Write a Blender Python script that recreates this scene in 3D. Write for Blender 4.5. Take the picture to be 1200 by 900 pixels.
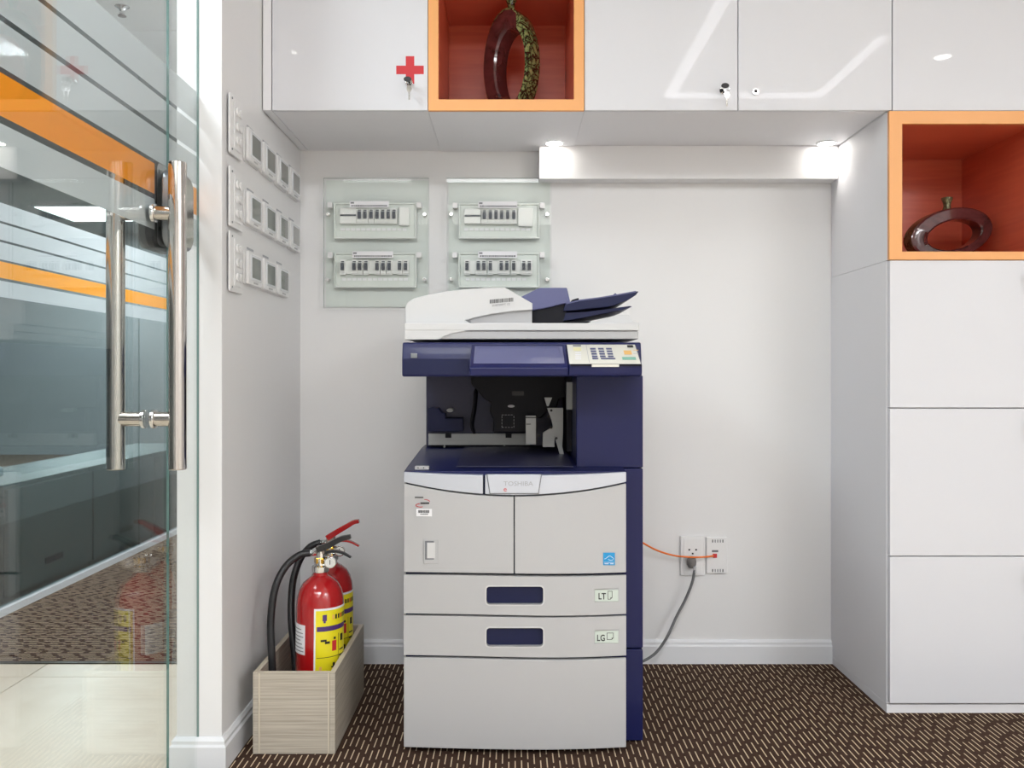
import bpy, bmesh, math, random
from mathutils import Vector, Matrix
random.seed(4)
S = bpy.context.scene
for o in list(bpy.data.objects): bpy.data.objects.remove(o)
COL = S.collection
PI = math.pi
F = 1010.0; VX, VY = 600.0, 440.0          # focal length in pixels, vanishing point
# ---------------- camera, world, exposure ----------------
cam = bpy.data.cameras.new('camera'); co = bpy.data.objects.new('camera', cam); COL.objects.link(co)
co.location = (0, 0, 1.0); co.rotation_euler = (PI/2, 0, 0)
cam.sensor_width = 36; cam.lens = 36*F/1200; cam.shift_y = -(450-VY)/1200; cam.clip_start = .05
S.camera = co
w = bpy.data.worlds.new('world'); S.world = w; w.use_nodes = True
w.node_tree.nodes['Background'].inputs[0].default_value = (.9, .95, 1, 1)
w.node_tree.nodes['Background'].inputs[1].default_value = .3
S.view_settings.view_transform = 'Standard'; S.view_settings.look = 'None'
S.view_settings.gamma = 1; S.view_settings.exposure = 0.23
CEIL = 2.8
def area(name, loc, sx, sy, power, col=(.905, .95, 1), rot=(0, 0, 0), spread=PI):
    l = bpy.data.lights.new(name, 'AREA'); l.shape = 'RECTANGLE'; l.size = sx; l.size_y = sy
    l.energy = power; l.color = col; l.spread = spread
    o = bpy.data.objects.new(name, l); COL.objects.link(o); o.location = loc; o.rotation_euler = rot
    return o
# added lamps for unseen ceiling panels, invented to light the room (panels built below)
ADDED_PANELS = [(-0.1, -1.35), (2.9, -1.35), (-0.1, -3.6), (2.9, -3.6)]
for i, (x, y) in enumerate(ADDED_PANELS): area('added_panel_light', (x, y, CEIL-.035), 1.15, 1.15, (60, 50, 7, 7)[i])
area('passage_fill', (-1.45, 1.2, CEIL-.035), .55, 1.1, 40)  # added fill lamp without a fixture, brightens the passage
area('passage_fill', (-1.45, 4.6, CEIL-.035), .3, .3, 45)  # second added fill, lifts the far end of the passage
area('office_light', (-4.7, 9.5, CEIL-.035), .66, .8, 110)
area('office_light', (-4.7, 5.5, CEIL-.035), .66, .8, 260)  # added lamp with no fixture, raises the dim office

# ---------------- helpers ----------------
def lin(c): return c/12.92 if c <= .04045 else ((c+.055)/1.055)**2.4
def rgb(r, g, b): return (lin(r/255), lin(g/255), lin(b/255), 1)
def nodes(m): return m.node_tree.nodes, m.node_tree.links
def mat(name, c, rough=.5, metal=0, coat=0, coat_r=.03, noise=0, nscale=8, bump=0, bscale=200, spec=.5, emit=0):
    m = bpy.data.materials.new(name); m.use_nodes = True; N, L = nodes(m); p = N['Principled BSDF']
    col = rgb(*c); p.inputs['Base Color'].default_value = col
    p.inputs['Roughness'].default_value = rough; p.inputs['Metallic'].default_value = metal
    p.inputs['Coat Weight'].default_value = coat; p.inputs['Coat Roughness'].default_value = coat_r
    p.inputs['Specular IOR Level'].default_value = spec
    if emit:
        p.inputs['Emission Color'].default_value = col; p.inputs['Emission Strength'].default_value = emit
    tc = N.new('ShaderNodeTexCoord')
    if noise:
        n = N.new('ShaderNodeTexNoise'); n.inputs['Scale'].default_value = nscale; L.new(tc.outputs['Object'], n.inputs['Vector'])
        mx = N.new('ShaderNodeMix'); mx.data_type = 'RGBA'
        mx.inputs[6].default_value = tuple(v*(1-noise) for v in col[:3])+(1,); mx.inputs[7].default_value = tuple(min(1, v*(1+noise)) for v in col[:3])+(1,)
        L.new(n.outputs['Fac'], mx.inputs[0]); L.new(mx.outputs[2], p.inputs['Base Color'])
    if bump:
        n = N.new('ShaderNodeTexNoise'); n.inputs['Scale'].default_value = bscale; L.new(tc.outputs['Object'], n.inputs['Vector'])
        b = N.new('ShaderNodeBump'); b.inputs['Strength'].default_value = bump; b.inputs['Distance'].default_value = .002
        L.new(n.outputs['Fac'], b.inputs['Height']); L.new(b.outputs[0], p.inputs['Normal'])
    return m
def glass(name, tint, ior=1.5, rough=0.0):
    m = bpy.data.materials.new(name); m.use_nodes = True; N, L = nodes(m); N.remove(N['Principled BSDF'])
    t = N.new('ShaderNodeBsdfTransparent'); t.inputs[0].default_value = rgb(*tint)
    g = N.new('ShaderNodeBsdfGlossy'); g.inputs['Roughness'].default_value = rough
    f = N.new('ShaderNodeFresnel'); ge = N.new('ShaderNodeNewGeometry')     # same reflectance on both faces of the thin pane
    io = N.new('ShaderNodeMix'); io.inputs[2].default_value = ior; io.inputs[3].default_value = 1/ior
    L.new(ge.outputs['Backfacing'], io.inputs[0]); L.new(io.outputs[0], f.inputs[0])
    x = N.new('ShaderNodeMixShader'); L.new(f.outputs[0], x.inputs[0]); L.new(t.outputs[0], x.inputs[1]); L.new(g.outputs[0], x.inputs[2])
    L.new(x.outputs[0], N['Material Output'].inputs[0]); return m
def film(name, c, clear):
    m = bpy.data.materials.new(name); m.use_nodes = True; N, L = nodes(m); N.remove(N['Principled BSDF'])
    d = N.new('ShaderNodeBsdfDiffuse'); d.inputs[0].default_value = rgb(*c)
    t = N.new('ShaderNodeBsdfTranslucent'); t.inputs[0].default_value = rgb(*c)
    a = N.new('ShaderNodeMixShader'); a.inputs[0].default_value = .45; L.new(d.outputs[0], a.inputs[1]); L.new(t.outputs[0], a.inputs[2])
    q = N.new('ShaderNodeBsdfTransparent'); b = N.new('ShaderNodeMixShader'); b.inputs[0].default_value = clear
    L.new(a.outputs[0], b.inputs[1]); L.new(q.outputs[0], b.inputs[2]); L.new(b.outputs[0], N['Material Output'].inputs[0]); return m
def math_node(N, L, op, a, b=None, c=None):
    n = N.new('ShaderNodeMath'); n.operation = op
    for i, v in enumerate((a, b, c)):
        if v is None: continue
        if isinstance(v, (int, float)): n.inputs[i].default_value = v
        else: L.new(v, n.inputs[i])
    return n.outputs[0]
def carpet(name, swap):
    m = mat(name, (60, 44, 36), .95, spec=.1); N, L = nodes(m); p = N['Principled BSDF']
    tc = N.new('ShaderNodeTexCoord'); sp = N.new('ShaderNodeSeparateXYZ'); L.new(tc.outputs['Object'], sp.inputs[0])
    X, Y = (sp.outputs[1], sp.outputs[0]) if swap else (sp.outputs[0], sp.outputs[1])
    M = lambda *a: math_node(N, L, *a)
    xs = M('DIVIDE', X, .0165); ci = M('FLOOR', xs); fx = M('FRACT', xs)
    wn = N.new('ShaderNodeTexWhiteNoise'); wn.noise_dimensions = '1D'; L.new(ci, wn.inputs['W'])
    ys = M('ADD', M('DIVIDE', Y, .078), M('MULTIPLY', wn.outputs['Value'], 7.0)); fy = M('FRACT', ys)
    dash = M('MULTIPLY', M('LESS_THAN', M('ABSOLUTE', M('SUBTRACT', fx, .5)), .09), M('LESS_THAN', fy, .74))
    nz = N.new('ShaderNodeTexNoise'); nz.inputs['Scale'].default_value = 380; L.new(tc.outputs['Object'], nz.inputs['Vector'])
    mx = N.new('ShaderNodeMix'); mx.data_type = 'RGBA'; mx.inputs[6].default_value = rgb(48, 32, 24); mx.inputs[7].default_value = rgb(86, 66, 56)
    L.new(nz.outputs['Fac'], mx.inputs[0])
    m2 = N.new('ShaderNodeMix'); m2.data_type = 'RGBA'; L.new(dash, m2.inputs[0]); L.new(mx.outputs[2], m2.inputs[6]); m2.inputs[7].default_value = rgb(214, 194, 166)
    L.new(m2.outputs[2], p.inputs['Base Color'])
    b = N.new('ShaderNodeBump'); b.inputs['Strength'].default_value = .6; b.inputs['Distance'].default_value = .003
    h = M('ADD', nz.outputs['Fac'], dash); L.new(h, b.inputs['Height']); L.new(b.outputs[0], p.inputs['Normal'])
    return m
def grain(name, c1, c2, sc=(3, 3, 90), rough=.45):
    m = mat(name, c1, rough); N, L = nodes(m); p = N['Principled BSDF']
    tc = N.new('ShaderNodeTexCoord'); mp = N.new('ShaderNodeMapping'); mp.inputs['Scale'].default_value = sc
    L.new(tc.outputs['Object'], mp.inputs[0]); n = N.new('ShaderNodeTexNoise'); n.inputs['Scale'].default_value = 2.2; n.inputs['Detail'].default_value = 5; n.inputs['Distortion'].default_value = .5
    L.new(mp.outputs[0], n.inputs['Vector']); r = N.new('ShaderNodeValToRGB'); r.color_ramp.elements[0].position = .35; r.color_ramp.elements[1].position = .65
    r.color_ramp.elements[0].color = rgb(*c2); r.color_ramp.elements[1].color = rgb(*c1)
    L.new(n.outputs['Fac'], r.inputs[0]); L.new(r.outputs[0], p.inputs['Base Color'])
    return m
def ramp_mat(name, cols, scale, rough, kind='noise', coat=0, metal=0):
    m = mat(name, (128, 128, 128), rough, metal, coat=coat); N, L = nodes(m); p = N['Principled BSDF']
    tc = N.new('ShaderNodeTexCoord')
    if kind == 'noise':
        n = N.new('ShaderNodeTexNoise'); n.inputs['Scale'].default_value = scale; n.inputs['Detail'].default_value = 4; n.inputs['Distortion'].default_value = 1.2; out = n.outputs['Fac']
    else:
        n = N.new('ShaderNodeTexVoronoi'); n.feature = 'DISTANCE_TO_EDGE'; n.inputs['Scale'].default_value = scale; out = n.outputs['Distance']
    if kind == 'vor':
        dn = N.new('ShaderNodeTexNoise'); dn.inputs['Scale'].default_value = 40; L.new(tc.outputs['Object'], dn.inputs['Vector'])
        vm = N.new('ShaderNodeVectorMath'); vm.operation = 'MULTIPLY_ADD'; L.new(dn.outputs['Color'], vm.inputs[0]); vm.inputs[1].default_value = (.05, .05, .05)
        L.new(tc.outputs['Object'], vm.inputs[2]); L.new(vm.outputs[0], n.inputs['Vector'])
    else: L.new(tc.outputs['Object'], n.inputs['Vector'])
    r = N.new('ShaderNodeValToRGB'); e = r.color_ramp.elements
    while len(e) < len(cols): e.new(.5)
    for i, (pos, c) in enumerate(cols): e[i].position = pos; e[i].color = rgb(*c)
    L.new(out, r.inputs[0]); L.new(r.outputs[0], p.inputs['Base Color']); return m

M = {}
M['wall'] = mat('white wall paint', (234, 234, 235), .38, bump=.05, bscale=60, spec=.45)
M['trim'] = mat('white gloss trim', (232, 234, 238), .25)
M['ceil'] = mat('ceiling board', (228, 228, 226), .8)
M['door_white'] = mat('white lacquer', (221, 222, 228), .5, spec=.2, coat=.55, coat_r=.012)
M['carcass'] = mat('white cabinet side', (236, 236, 240), .55, spec=.25)
M['frame_orange'] = mat('orange edge board', (240, 172, 106), .4)
M['in_orange'] = grain('deep orange laminate', (214, 104, 74), (204, 94, 68), (2, 2, 30), .3)
M['carpet'] = carpet('dashed brown carpet', False); M['carpet2'] = carpet('dashed brown carpet turned', True)
M['tile'] = ramp_mat('cream marble tile', [(.3, (208, 192, 172)), (.5, (218, 204, 186)), (.7, (212, 197, 178))], 3, .34)
M['threshold'] = mat('dark metal threshold', (70, 68, 64), .4, .6)
M['glass'] = glass('clear door glass', (253, 255, 254))
M['glass_edge'] = mat('green glass edge', (88, 128, 124), .15, coat=.5)
M['glass_dim'] = glass('tinted partition glass', (216, 225, 225), 1.3, .02)
M['plate_glass'] = glass('pale green plate glass', (254, 255, 254.5), 1.28)
M['lid_glass'] = glass('clear breaker lid', (254, 255, 254), 1.15)
M['film'] = film('frosted film', (218, 222, 224), .22)
M['film_orange'] = film('orange film', (255, 188, 70), .05)
M['steel'] = mat('polished steel', (205, 200, 195), .09, 1)
M['steel_b'] = mat('brushed steel', (150, 140, 135), .3, 1)
M['chrome'] = mat('chrome', (225, 225, 225), .06, 1)
M['black'] = mat('black plastic', (26, 26, 30), .35)
M['rubber'] = mat('black rubber hose', (24, 25, 29), .4)
M['grey_metal'] = mat('grey lock casing', (142, 146, 150), .28, .7)
M['silver_plate'] = mat('silver lock plate', (196, 194, 198), .35, .3)
M['beige'] = mat('warm grey plastic', (187, 187, 189), .36, bump=.04, bscale=900)
M['lid'] = mat('off white plastic', (208, 208, 209), .35)
M['lid_s'] = mat('light grey plastic', (182, 182, 184), .4)
M['silver'] = mat('silver plastic', (204, 208, 218), .3, .25)
M['navy'] = mat('navy plastic', (24, 30, 80), .35, coat=.08, coat_r=.05, spec=.3)
M['navy_d'] = mat('dark navy plastic', (22, 28, 66), .45, spec=.3)
M['navy_lit'] = mat('lit navy plastic', (92, 95, 136), .3)  # lit tone of the navy plastic, with the light put into the colour
M['ink'] = mat('near black navy plastic', (15, 15, 25), .5, spec=.25)
M['cavity'] = mat('slate navy inner panel', (50, 50, 80), .4)
M['metalplate'] = mat('grey sheet metal', (176, 178, 178), .4, .3)
M['button'] = mat('blue keypad button', (72, 78, 128), .4)
M['cream'] = mat('pale control panel', (226, 224, 214), .4)
M['lcd'] = mat('pale yellow button', (236, 230, 180), .4)
M['amber'] = mat('amber button', (240, 190, 110), .4)
M['green'] = mat('green button', (130, 190, 170), .4)
M['dark'] = mat('black print', (30, 30, 32), .6)
M['grey_print'] = mat('grey print', (120, 122, 128), .6)
M['faint'] = mat('faint grey print', (168, 170, 176), .5)
M['red_print'] = mat('red print', (204, 44, 52), .5)
M['paper'] = mat('white sticker paper', (240, 240, 244), .5)
M['blue_st'] = mat('blue sticker', (36, 150, 208), .45)
M['lcdwin'] = mat('pale green label window', (206, 216, 208), .35)
M['ext_red'] = mat('red enamel', (172, 20, 24), .18, coat=.6)
M['yellow'] = mat('yellow label', (240, 226, 30), .35, coat=.3)
M['purple'] = mat('purple print', (78, 48, 120), .4)
M['brass'] = mat('brass', (214, 170, 70), .2, 1)
M['gauge'] = mat('white gauge face', (225, 225, 222), .3)
M['box_top'] = mat('pale box edge', (206, 196, 178), .5)
M['box_wood'] = grain('pale grained laminate', (196, 188, 174), (168, 158, 144), (2.5, 2.5, 150))
M['plug'] = mat('grey plug', (120, 116, 114), .4)
M['cable_g'] = mat('grey cable', (104, 106, 108), .45)
M['cable_o'] = mat('orange cable', (238, 120, 40), .4)
M['plastic_w'] = mat('white plastic', (236, 236, 237), .3)
M['plastic_m'] = mat('satin white box board', (238, 238, 240), .6, spec=.2)
M['breaker'] = mat('white breaker plastic', (238, 238, 238), .35)
M['toggle'] = mat('dark grey toggle', (72, 76, 86), .4)
M['housing'] = mat('pale grey housing', (224, 229, 226), .35)
M['screen'] = mat('grey display', (116, 120, 116), .12, coat=.5)
M['maroon'] = ramp_mat('maroon glaze', [(.3, (54, 24, 26)), (.55, (92, 46, 48)), (.75, (70, 34, 36))], 14, .12, coat=.8)
M['mottle'] = ramp_mat('green and black mottled glaze', [(0, (14, 18, 12)), (.05, (24, 28, 18)), (.13, (104, 124, 78)), (.5, (164, 160, 104))], 48, .14, 'vor', coat=.6)
M['olive'] = ramp_mat('bronze green glaze', [(.3, (66, 62, 44)), (.6, (130, 128, 96))], 60, .25, metal=.5)
M['lamp'] = mat('added lit diffuser', (255, 252, 246), .5, emit=4)
M['lamp_bar'] = mat('lit light bar', (250, 250, 255), .5, emit=5.5)
M['lamp_hot'] = mat('lit downlight lens', (255, 250, 240), .5, emit=30)
M['lamp_soft'] = mat('lit office panel', (255, 255, 255), .5, emit=5)
M['office'] = mat('grey office wall', (150, 154, 156), .6)
M['office_c'] = mat('grey office cabinet', (128, 134, 132), .4)
M['office_d'] = mat('dark recess', (70, 74, 74), .6)

WO = {}
def finish(o, parent, matl, smooth):
    for m_ in (matl if isinstance(matl, (list, tuple)) else [matl]): o.data.materials.append(M[m_] if isinstance(m_, str) else m_)
    if parent is not None:
        o.parent = parent; o.location = -WO.get(parent.name, Vector((0, 0, 0))); WO[o.name] = Vector((0, 0, 0))
    if smooth:
        for p in o.data.polygons: p.use_smooth = True
def mk(name, bm, matl, parent=None, bevel=0, smooth=False, seg=2):
    bmesh.ops.recalc_face_normals(bm, faces=bm.faces[:])
    me = bpy.data.meshes.new(name); bm.to_mesh(me); bm.free()
    o = bpy.data.objects.new(name, me); COL.objects.link(o); finish(o, parent, matl, smooth)
    if bevel:
        b = o.modifiers.new('bevel', 'BEVEL'); b.width = bevel; b.segments = seg; b.limit_method = 'ANGLE'; b.angle_limit = .6
        if smooth is None: pass
    if smooth == 'auto' or bevel:
        for p in me.polygons: p.use_smooth = True
        if bevel: b.harden_normals = True
        try: me.set_sharp_from_angle(angle=.6)
        except Exception: pass
    return o
def tag(o, label, cat, group=None):
    o['label'] = label; o['category'] = cat
    if group: o['group'] = group
    return o
def struct(o, label=None, cat=None):
    o['kind'] = 'structure'
    if label: o['label'] = label
    if cat: o['category'] = cat
    return o
def thing(name, loc, label=None, cat=None, group=None):
    o = bpy.data.objects.new(name, None); COL.objects.link(o); o.location = loc; o.empty_display_size = .05
    WO[o.name] = Vector(loc)
    if label: tag(o, label, cat, group)
    return o
def dup(root, loc, label, group=None, rotz=None, name=None):
    r = root.copy(); COL.objects.link(r); r.location = loc; r['label'] = label
    if group: r['group'] = group
    if rotz is not None: r.rotation_euler = (0, 0, rotz)
    def rec(a, b):
        for ch in list(a.children):
            c = ch.copy(); COL.objects.link(c); c.parent = b; rec(ch, c)
    rec(root, r); return r
B = bmesh.new
def box(bm, x0, x1, y0, y1, z0, z1, mi=0):
    vs = [bm.verts.new(p) for p in ((x0,y0,z0),(x1,y0,z0),(x1,y1,z0),(x0,y1,z0),(x0,y0,z1),(x1,y0,z1),(x1,y1,z1),(x0,y1,z1))]
    for f in ((0,3,2,1),(4,5,6,7),(0,1,5,4),(1,2,6,5),(2,3,7,6),(3,0,4,7)):
        bm.faces.new([vs[i] for i in f]).material_index = mi
    return bm
def bx(*a): return box(B(), *a)
def prism(bm, pts, ax, a, b, mi=0):
    def P3(p, t): return {'y': (p[0], t, p[1]), 'x': (t, p[0], p[1]), 'z': (p[0], p[1], t)}[ax]
    v0 = [bm.verts.new(P3(p, a)) for p in pts]; v1 = [bm.verts.new(P3(p, b)) for p in pts]; n = len(pts)
    fs = [bm.faces.new(v0), bm.faces.new(v1[::-1])]
    for i in range(n): fs.append(bm.faces.new((v0[i], v0[(i+1) % n], v1[(i+1) % n], v1[i])))
    for f in fs: f.material_index = mi
    return bm
def rr(x0, x1, z0, z1, r, n=5):
    out = []
    for cx, cz, a0 in ((x1-r, z1-r, 0), (x0+r, z1-r, 90), (x0+r, z0+r, 180), (x1-r, z0+r, 270)):
        for i in range(n+1):
            a = math.radians(a0+90*i/n); out.append((cx+r*math.cos(a), cz+r*math.sin(a)))
    return out
def circ(cx, cz, r, n=24, rz=None): return [(cx+r*math.cos(2*PI*i/n), cz+(rz or r)*math.sin(2*PI*i/n)) for i in range(n)]
def cyl(bm, c, r, h, ax='z', n=24, mi=0):
    p = {'z': (c[0], c[1]), 'y': (c[0], c[2]), 'x': (c[1], c[2])}[ax]; t = {'z': c[2], 'y': c[1], 'x': c[0]}[ax]
    return prism(bm, circ(p[0], p[1], r, n), ax, t, t+h, mi)
def ring(bm, c, r0, r1, h, ax='z', n=24):
    for i in range(n):
        pass
    def P3(r, a, t):
        u, v = r*math.cos(a), r*math.sin(a)
        return {'z': (c[0]+u, c[1]+v, c[2]+t), 'y': (c[0]+u, c[1]+t, c[2]+v), 'x': (c[0]+t, c[1]+u, c[2]+v)}[ax]
    V = [[bm.verts.new(P3(r, 2*PI*i/n, t)) for (r, t) in ((r0, 0), (r1, 0), (r1, h), (r0, h))] for i in range(n)]
    for i in range(n):
        for k in range(4): bm.faces.new((V[i][k], V[i][(k+1) % 4], V[(i+1) % n][(k+1) % 4], V[(i+1) % n][k]))
    return bm
def catmull(P, n=8):
    P = [Vector(p) for p in P]; Q = [2*P[0]-P[1]]+P+[2*P[-1]-P[-2]]; out = []
    for i in range(1, len(Q)-2):
        for k in range(n):
            t = k/n; a, b, c, d = Q[i-1], Q[i], Q[i+1], Q[i+2]
            out.append(.5*((2*b)+(c-a)*t+(2*a-5*b+4*c-d)*t*t+(3*b-a-3*c+d)*t**3))
    return out+[P[-1]]
def tube(bm, pts, r, n=12, flat=1.0, mi=0):
    pts = [Vector(p) for p in pts]; N_ = len(pts); rings = []
    up = None
    for i, p in enumerate(pts):
        t = (pts[min(i+1, N_-1)]-pts[max(i-1, 0)]).normalized()
        if up is None: up = t.orthogonal().normalized()
        up = (up-t*up.dot(t)).normalized(); s = t.cross(up)
        ri = r[i] if isinstance(r, (list, tuple)) else r
        rings.append([bm.verts.new(p+up*ri*math.cos(2*PI*k/n)+s*ri*flat*math.sin(2*PI*k/n)) for k in range(n)])
    for a, b in zip(rings, rings[1:]):
        for k in range(n): bm.faces.new((a[k], a[(k+1) % n], b[(k+1) % n], b[k])).material_index = mi
    bm.faces.new(rings[0][::-1]).material_index = mi; bm.faces.new(rings[-1]).material_index = mi
    return bm
def lathe(bm, prof, c, n=40):
    V = [[bm.verts.new((c[0]+r*math.cos(2*PI*i/n), c[1]+r*math.sin(2*PI*i/n), c[2]+z)) for i in range(n)] for r, z in prof]
    for a, b in zip(V, V[1:]):
        for i in range(n): bm.faces.new((a[i], a[(i+1) % n], b[(i+1) % n], b[i]))
    bm.faces.new(V[0][::-1]); bm.faces.new(V[-1]); return bm
def cut(o, cb):
    bmesh.ops.recalc_face_normals(cb, faces=cb.faces[:])
    me = bpy.data.meshes.new('cut'); cb.to_mesh(me); cb.free(); c = bpy.data.objects.new('cut', me); COL.objects.link(c)
    sv = o.parent, o.location.copy(); o.parent = None; o.location = (0, 0, 0)
    mods = [(m.width, m.segments) for m in o.modifiers]; o.modifiers.clear()
    b = o.modifiers.new('b', 'BOOLEAN'); b.object = c; b.operation = 'DIFFERENCE'; b.solver = 'EXACT'
    dg = bpy.context.evaluated_depsgraph_get(); nm = bpy.data.meshes.new_from_object(o.evaluated_get(dg))
    o.modifiers.clear(); o.data = nm
    for wd, sg in mods:
        q = o.modifiers.new('bevel', 'BEVEL'); q.width = wd; q.segments = sg; q.limit_method = 'ANGLE'; q.angle_limit = .6; q.harden_normals = True
    o.parent, o.location = sv; bpy.data.objects.remove(c); bpy.data.meshes.remove(me)
def text(name, s, size, loc, matl, parent, rot=(PI/2, 0, 0), ext=.0002, sx=1, bold=0):
    cu = bpy.data.curves.new('t', 'FONT'); cu.body = s; cu.size = size; cu.extrude = ext; cu.offset = bold; cu.resolution_u = 3
    o = bpy.data.objects.new('t', cu); COL.objects.link(o)
    dg = bpy.context.evaluated_depsgraph_get(); me = bpy.data.meshes.new_from_object(o.evaluated_get(dg)); bpy.data.objects.remove(o)
    from mathutils import Euler
    me.transform(Matrix.Translation(loc) @ Euler(rot).to_matrix().to_4x4() @ Matrix.Diagonal((sx, 1, 1, 1)))
    me.materials.clear()
    q = bpy.data.objects.new(name, me); COL.objects.link(q); finish(q, parent, matl, False); return q

# ---------------- setting ----------------
XL, XR, YB = -.737, 1.11, 3.0             # niche sides and back wall
XC = -.852                                 # corridor face of the side wall
YC = 2.19                                  # front end of the side wall
XG = -.798                                 # plane of the glass door
XF = -2.12                                 # far glass partition
struct(mk('wall_back', bx(XL, 2.1, YB, YB+.1, 0, CEIL), 'wall'))
struct(mk('wall_left', bx(XC, XL, YC, 10.9, 0, CEIL), 'wall', bevel=.002))
struct(mk('wall_right', bx(3.6, 3.7, -5.1, 3.1, 0, CEIL), 'wall'))
struct(mk('wall_side', bx(2.1, 3.6, YB, YB+.1, 0, CEIL), 'wall'))
struct(mk('wall_front', bx(-7.1, 3.7, -5.2, -5.1, 0, CEIL), 'wall'))
struct(mk('wall_end', bx(-7.1, XL, 10.9, 11, 0, CEIL), 'office'))
struct(mk('wall_far', bx(-7.2, -7.1, -5.2, 11, 0, CEIL), 'office'))
struct(mk('ceiling', bx(XF, 3.7, -5.1, 3.1, CEIL, CEIL+.1), 'ceil'))
cc = struct(mk('ceiling', bx(XF, XL, 3.1, 4.497, CEIL, CEIL+.1), 'ceil'))
struct(mk('ceiling', bx(XF, XL, 4.503, 11, CEIL, CEIL+.1), 'ceil'))
struct(mk('ceiling', bx(-7.1, XF, -5.1, 11, CEIL, CEIL+.1), 'office'))  # office ceiling in wall grey; its dimness is put into the colour
struct(mk('floor', bx(XG-.01, 3.6, 2.06, 3.0, -.06, 0), 'carpet'))
fl2 = struct(mk('floor', bx(XG-.0105, 3.6, -5.1, 2.058, -.06, -.012), 'threshold'))
struct(mk('floor', bx(-7.1, XG-.012, 3.0, 10.9, -.06, 0), 'carpet2'))
fl = struct(mk('floor', bx(-7.1, XG-.012, -5.1, 3.0, -.06, -.012), 'threshold'))
tm = None
for i in range(4):
    for k in range(4):
        x1 = XG-.012-.8*i; y1 = 2.86-.8*k
        if tm is None:
            t = mk('tile', bx(-.7985, -.0015, -.7985, -.0015, -.012, 0), 'tile', fl, bevel=.0008, seg=1); tm = t
        else: t = tm.copy(); COL.objects.link(t)
        t.location = (x1, y1, 0); t.parent = fl
for i in range(6):  # unseen floor, tiled pale to bounce light upward
    for k in range(9):
        if i == 5: 
            if k == 0: te_ = mk('tile', bx(-.4, -.0015, -.7985, -.0015, -.012, 0), 'tile', fl2); t = te_
            else: t = te_.copy(); COL.objects.link(t)
            t.location = (3.6, 2.057-.8*k, 0); t.parent = fl2; continue
        t = tm.copy(); COL.objects.link(t); t.location = (XG-.01+.8*(i+1), 2.057-.8*k, 0); t.parent = fl2
for i in range(4):
    t = mk('tile', bx(XG-.012-.8*(i+1)+.0015, XG-.012-.8*i-.0015, 2.8615, 2.985, -.012, 0), 'tile', fl, bevel=.0008, seg=1)
struct(mk('trim_1', bx(-2.1, XC, 2.986, 3.004, -.012, .004), 'threshold', bevel=.001))
# skirting boards, profiled
def skirt(name, pts):       # pts: list of (x,y,nx,ny) wall-side corners and outward offset direction (mitred)
    bm = B(); prof = [(0, 0), (.014, 0), (.014, .060), (.010, .066), (.010, .074), (.004, .082), (0, .082)]
    R_ = [[bm.verts.new((x+nx*d, y+ny*d, z)) for d, z in prof] for x, y, nx, ny in pts]
    for a, b in zip(R_, R_[1:]):
        for k in range(len(prof)): bm.faces.new((a[k], a[(k+1) % len(prof)], b[(k+1) % len(prof)], b[k]))
    bm.faces.new(R_[0]); bm.faces.new(R_[-1][::-1])
    return struct(mk(name, bm, 'trim'))
skirt('baseboard_back', [(XL, YB, 1, -1), (XR, YB, 0, -1)])
skirt('baseboard_left', [(XC, 3.0, -1, 0), (XC, YC, -1, -1), (XL, YC, 1, -1), (XL, YB, 1, -1)])

# ---------------- far partition and office beyond ----------------
wn = struct(thing('window_2', (XF, 3, 0)))
mk('bottom_rail', bx(XF-.03, XF+.01, -1, 8, 0, .03), 'trim', wn)
for y0, y1 in ((-1, 1.4), (1.403, 3.2), (3.203, 4.93), (4.933, 8)):
    mk('pane', bx(XF-.02, XF-.01, y0, y1, .03, CEIL), 'glass_dim', wn)
BANDS = [(1.327, 1.395, 'film'), (1.407, 1.475, 'film_orange'), (1.484, 1.556, 'film'), (1.566, 1.634, 'film'), (1.644, 1.72, 'film')]
def films(par, x, y0, y1, lo=None):
    for z0, z1, m_ in BANDS:
        if lo and z1 < 1.48: y0_, y1_ = lo
        else: y0_, y1_ = y0, y1
        mk('orange_film_stripe' if 'orange' in m_ else 'frosted_film_stripe', bx(x-.0006, x, y0_, y1_, z0, z1), m_, par)
films(wn, XF-.0085, -1, 8)
g = 'grey low cabinets behind the far glass'
for i, (y0, y1) in enumerate(((2.95, 3.75), (3.76, 4.52), (4.53, 5.3), (5.31, 6.1))):
    if i == 0: continue
    c = thing('low_cabinet', (-2.42, (y0+y1)/2, 0), ['', 'grey low cabinet behind the far glass, nearest the camera', 'grey low cabinet behind the far glass, middle one of the row', 'grey low cabinet behind the far glass, farthest along the row'][i], 'cabinet', g)
    mk('carcass', bx(-2.66, -2.22, y0, y1, 0, .52), 'office_c', c, bevel=.003)
    d = mk('door', bx(-2.218, -2.2, y0+.004, y1-.004, .03, .5), 'office_c', c, bevel=.002)
    mk('pull', bx(-2.1995, -2.197, (y0+y1)/2-.08, (y0+y1)/2+.08, .11, .14), 'office_d', d)
c = thing('office_printer', (-2.42, 3.35, 0), 'pale grey floor standing machine behind the far glass at the left', 'printer')
mk('body', bx(-2.62, -2.2, 3.05, 3.70, 0, .56), 'office_c', c, bevel=.012)
mk('lid', bx(-2.62, -2.19, 3.04, 3.72, .565, .61), 'trim', c, bevel=.012)
mk('drawer', bx(-2.199, -2.19, 3.08, 3.67, .08, .30), 'office_c', c, bevel=.004)
pl = thing('ceiling_panel_lamp', (-4.7, 9.5, CEIL), 'lit square panel on the ceiling of the office beyond the far glass', 'ceiling light')
mk('frame', bx(-5.07, -4.33, 9.07, 9.95, CEIL-.02, CEIL-.001), 'trim', pl); mk('diffuser', bx(-5.04, -4.36, 9.1, 9.92, CEIL-.027, CEIL-.0205), 'lamp_soft', pl)
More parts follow.
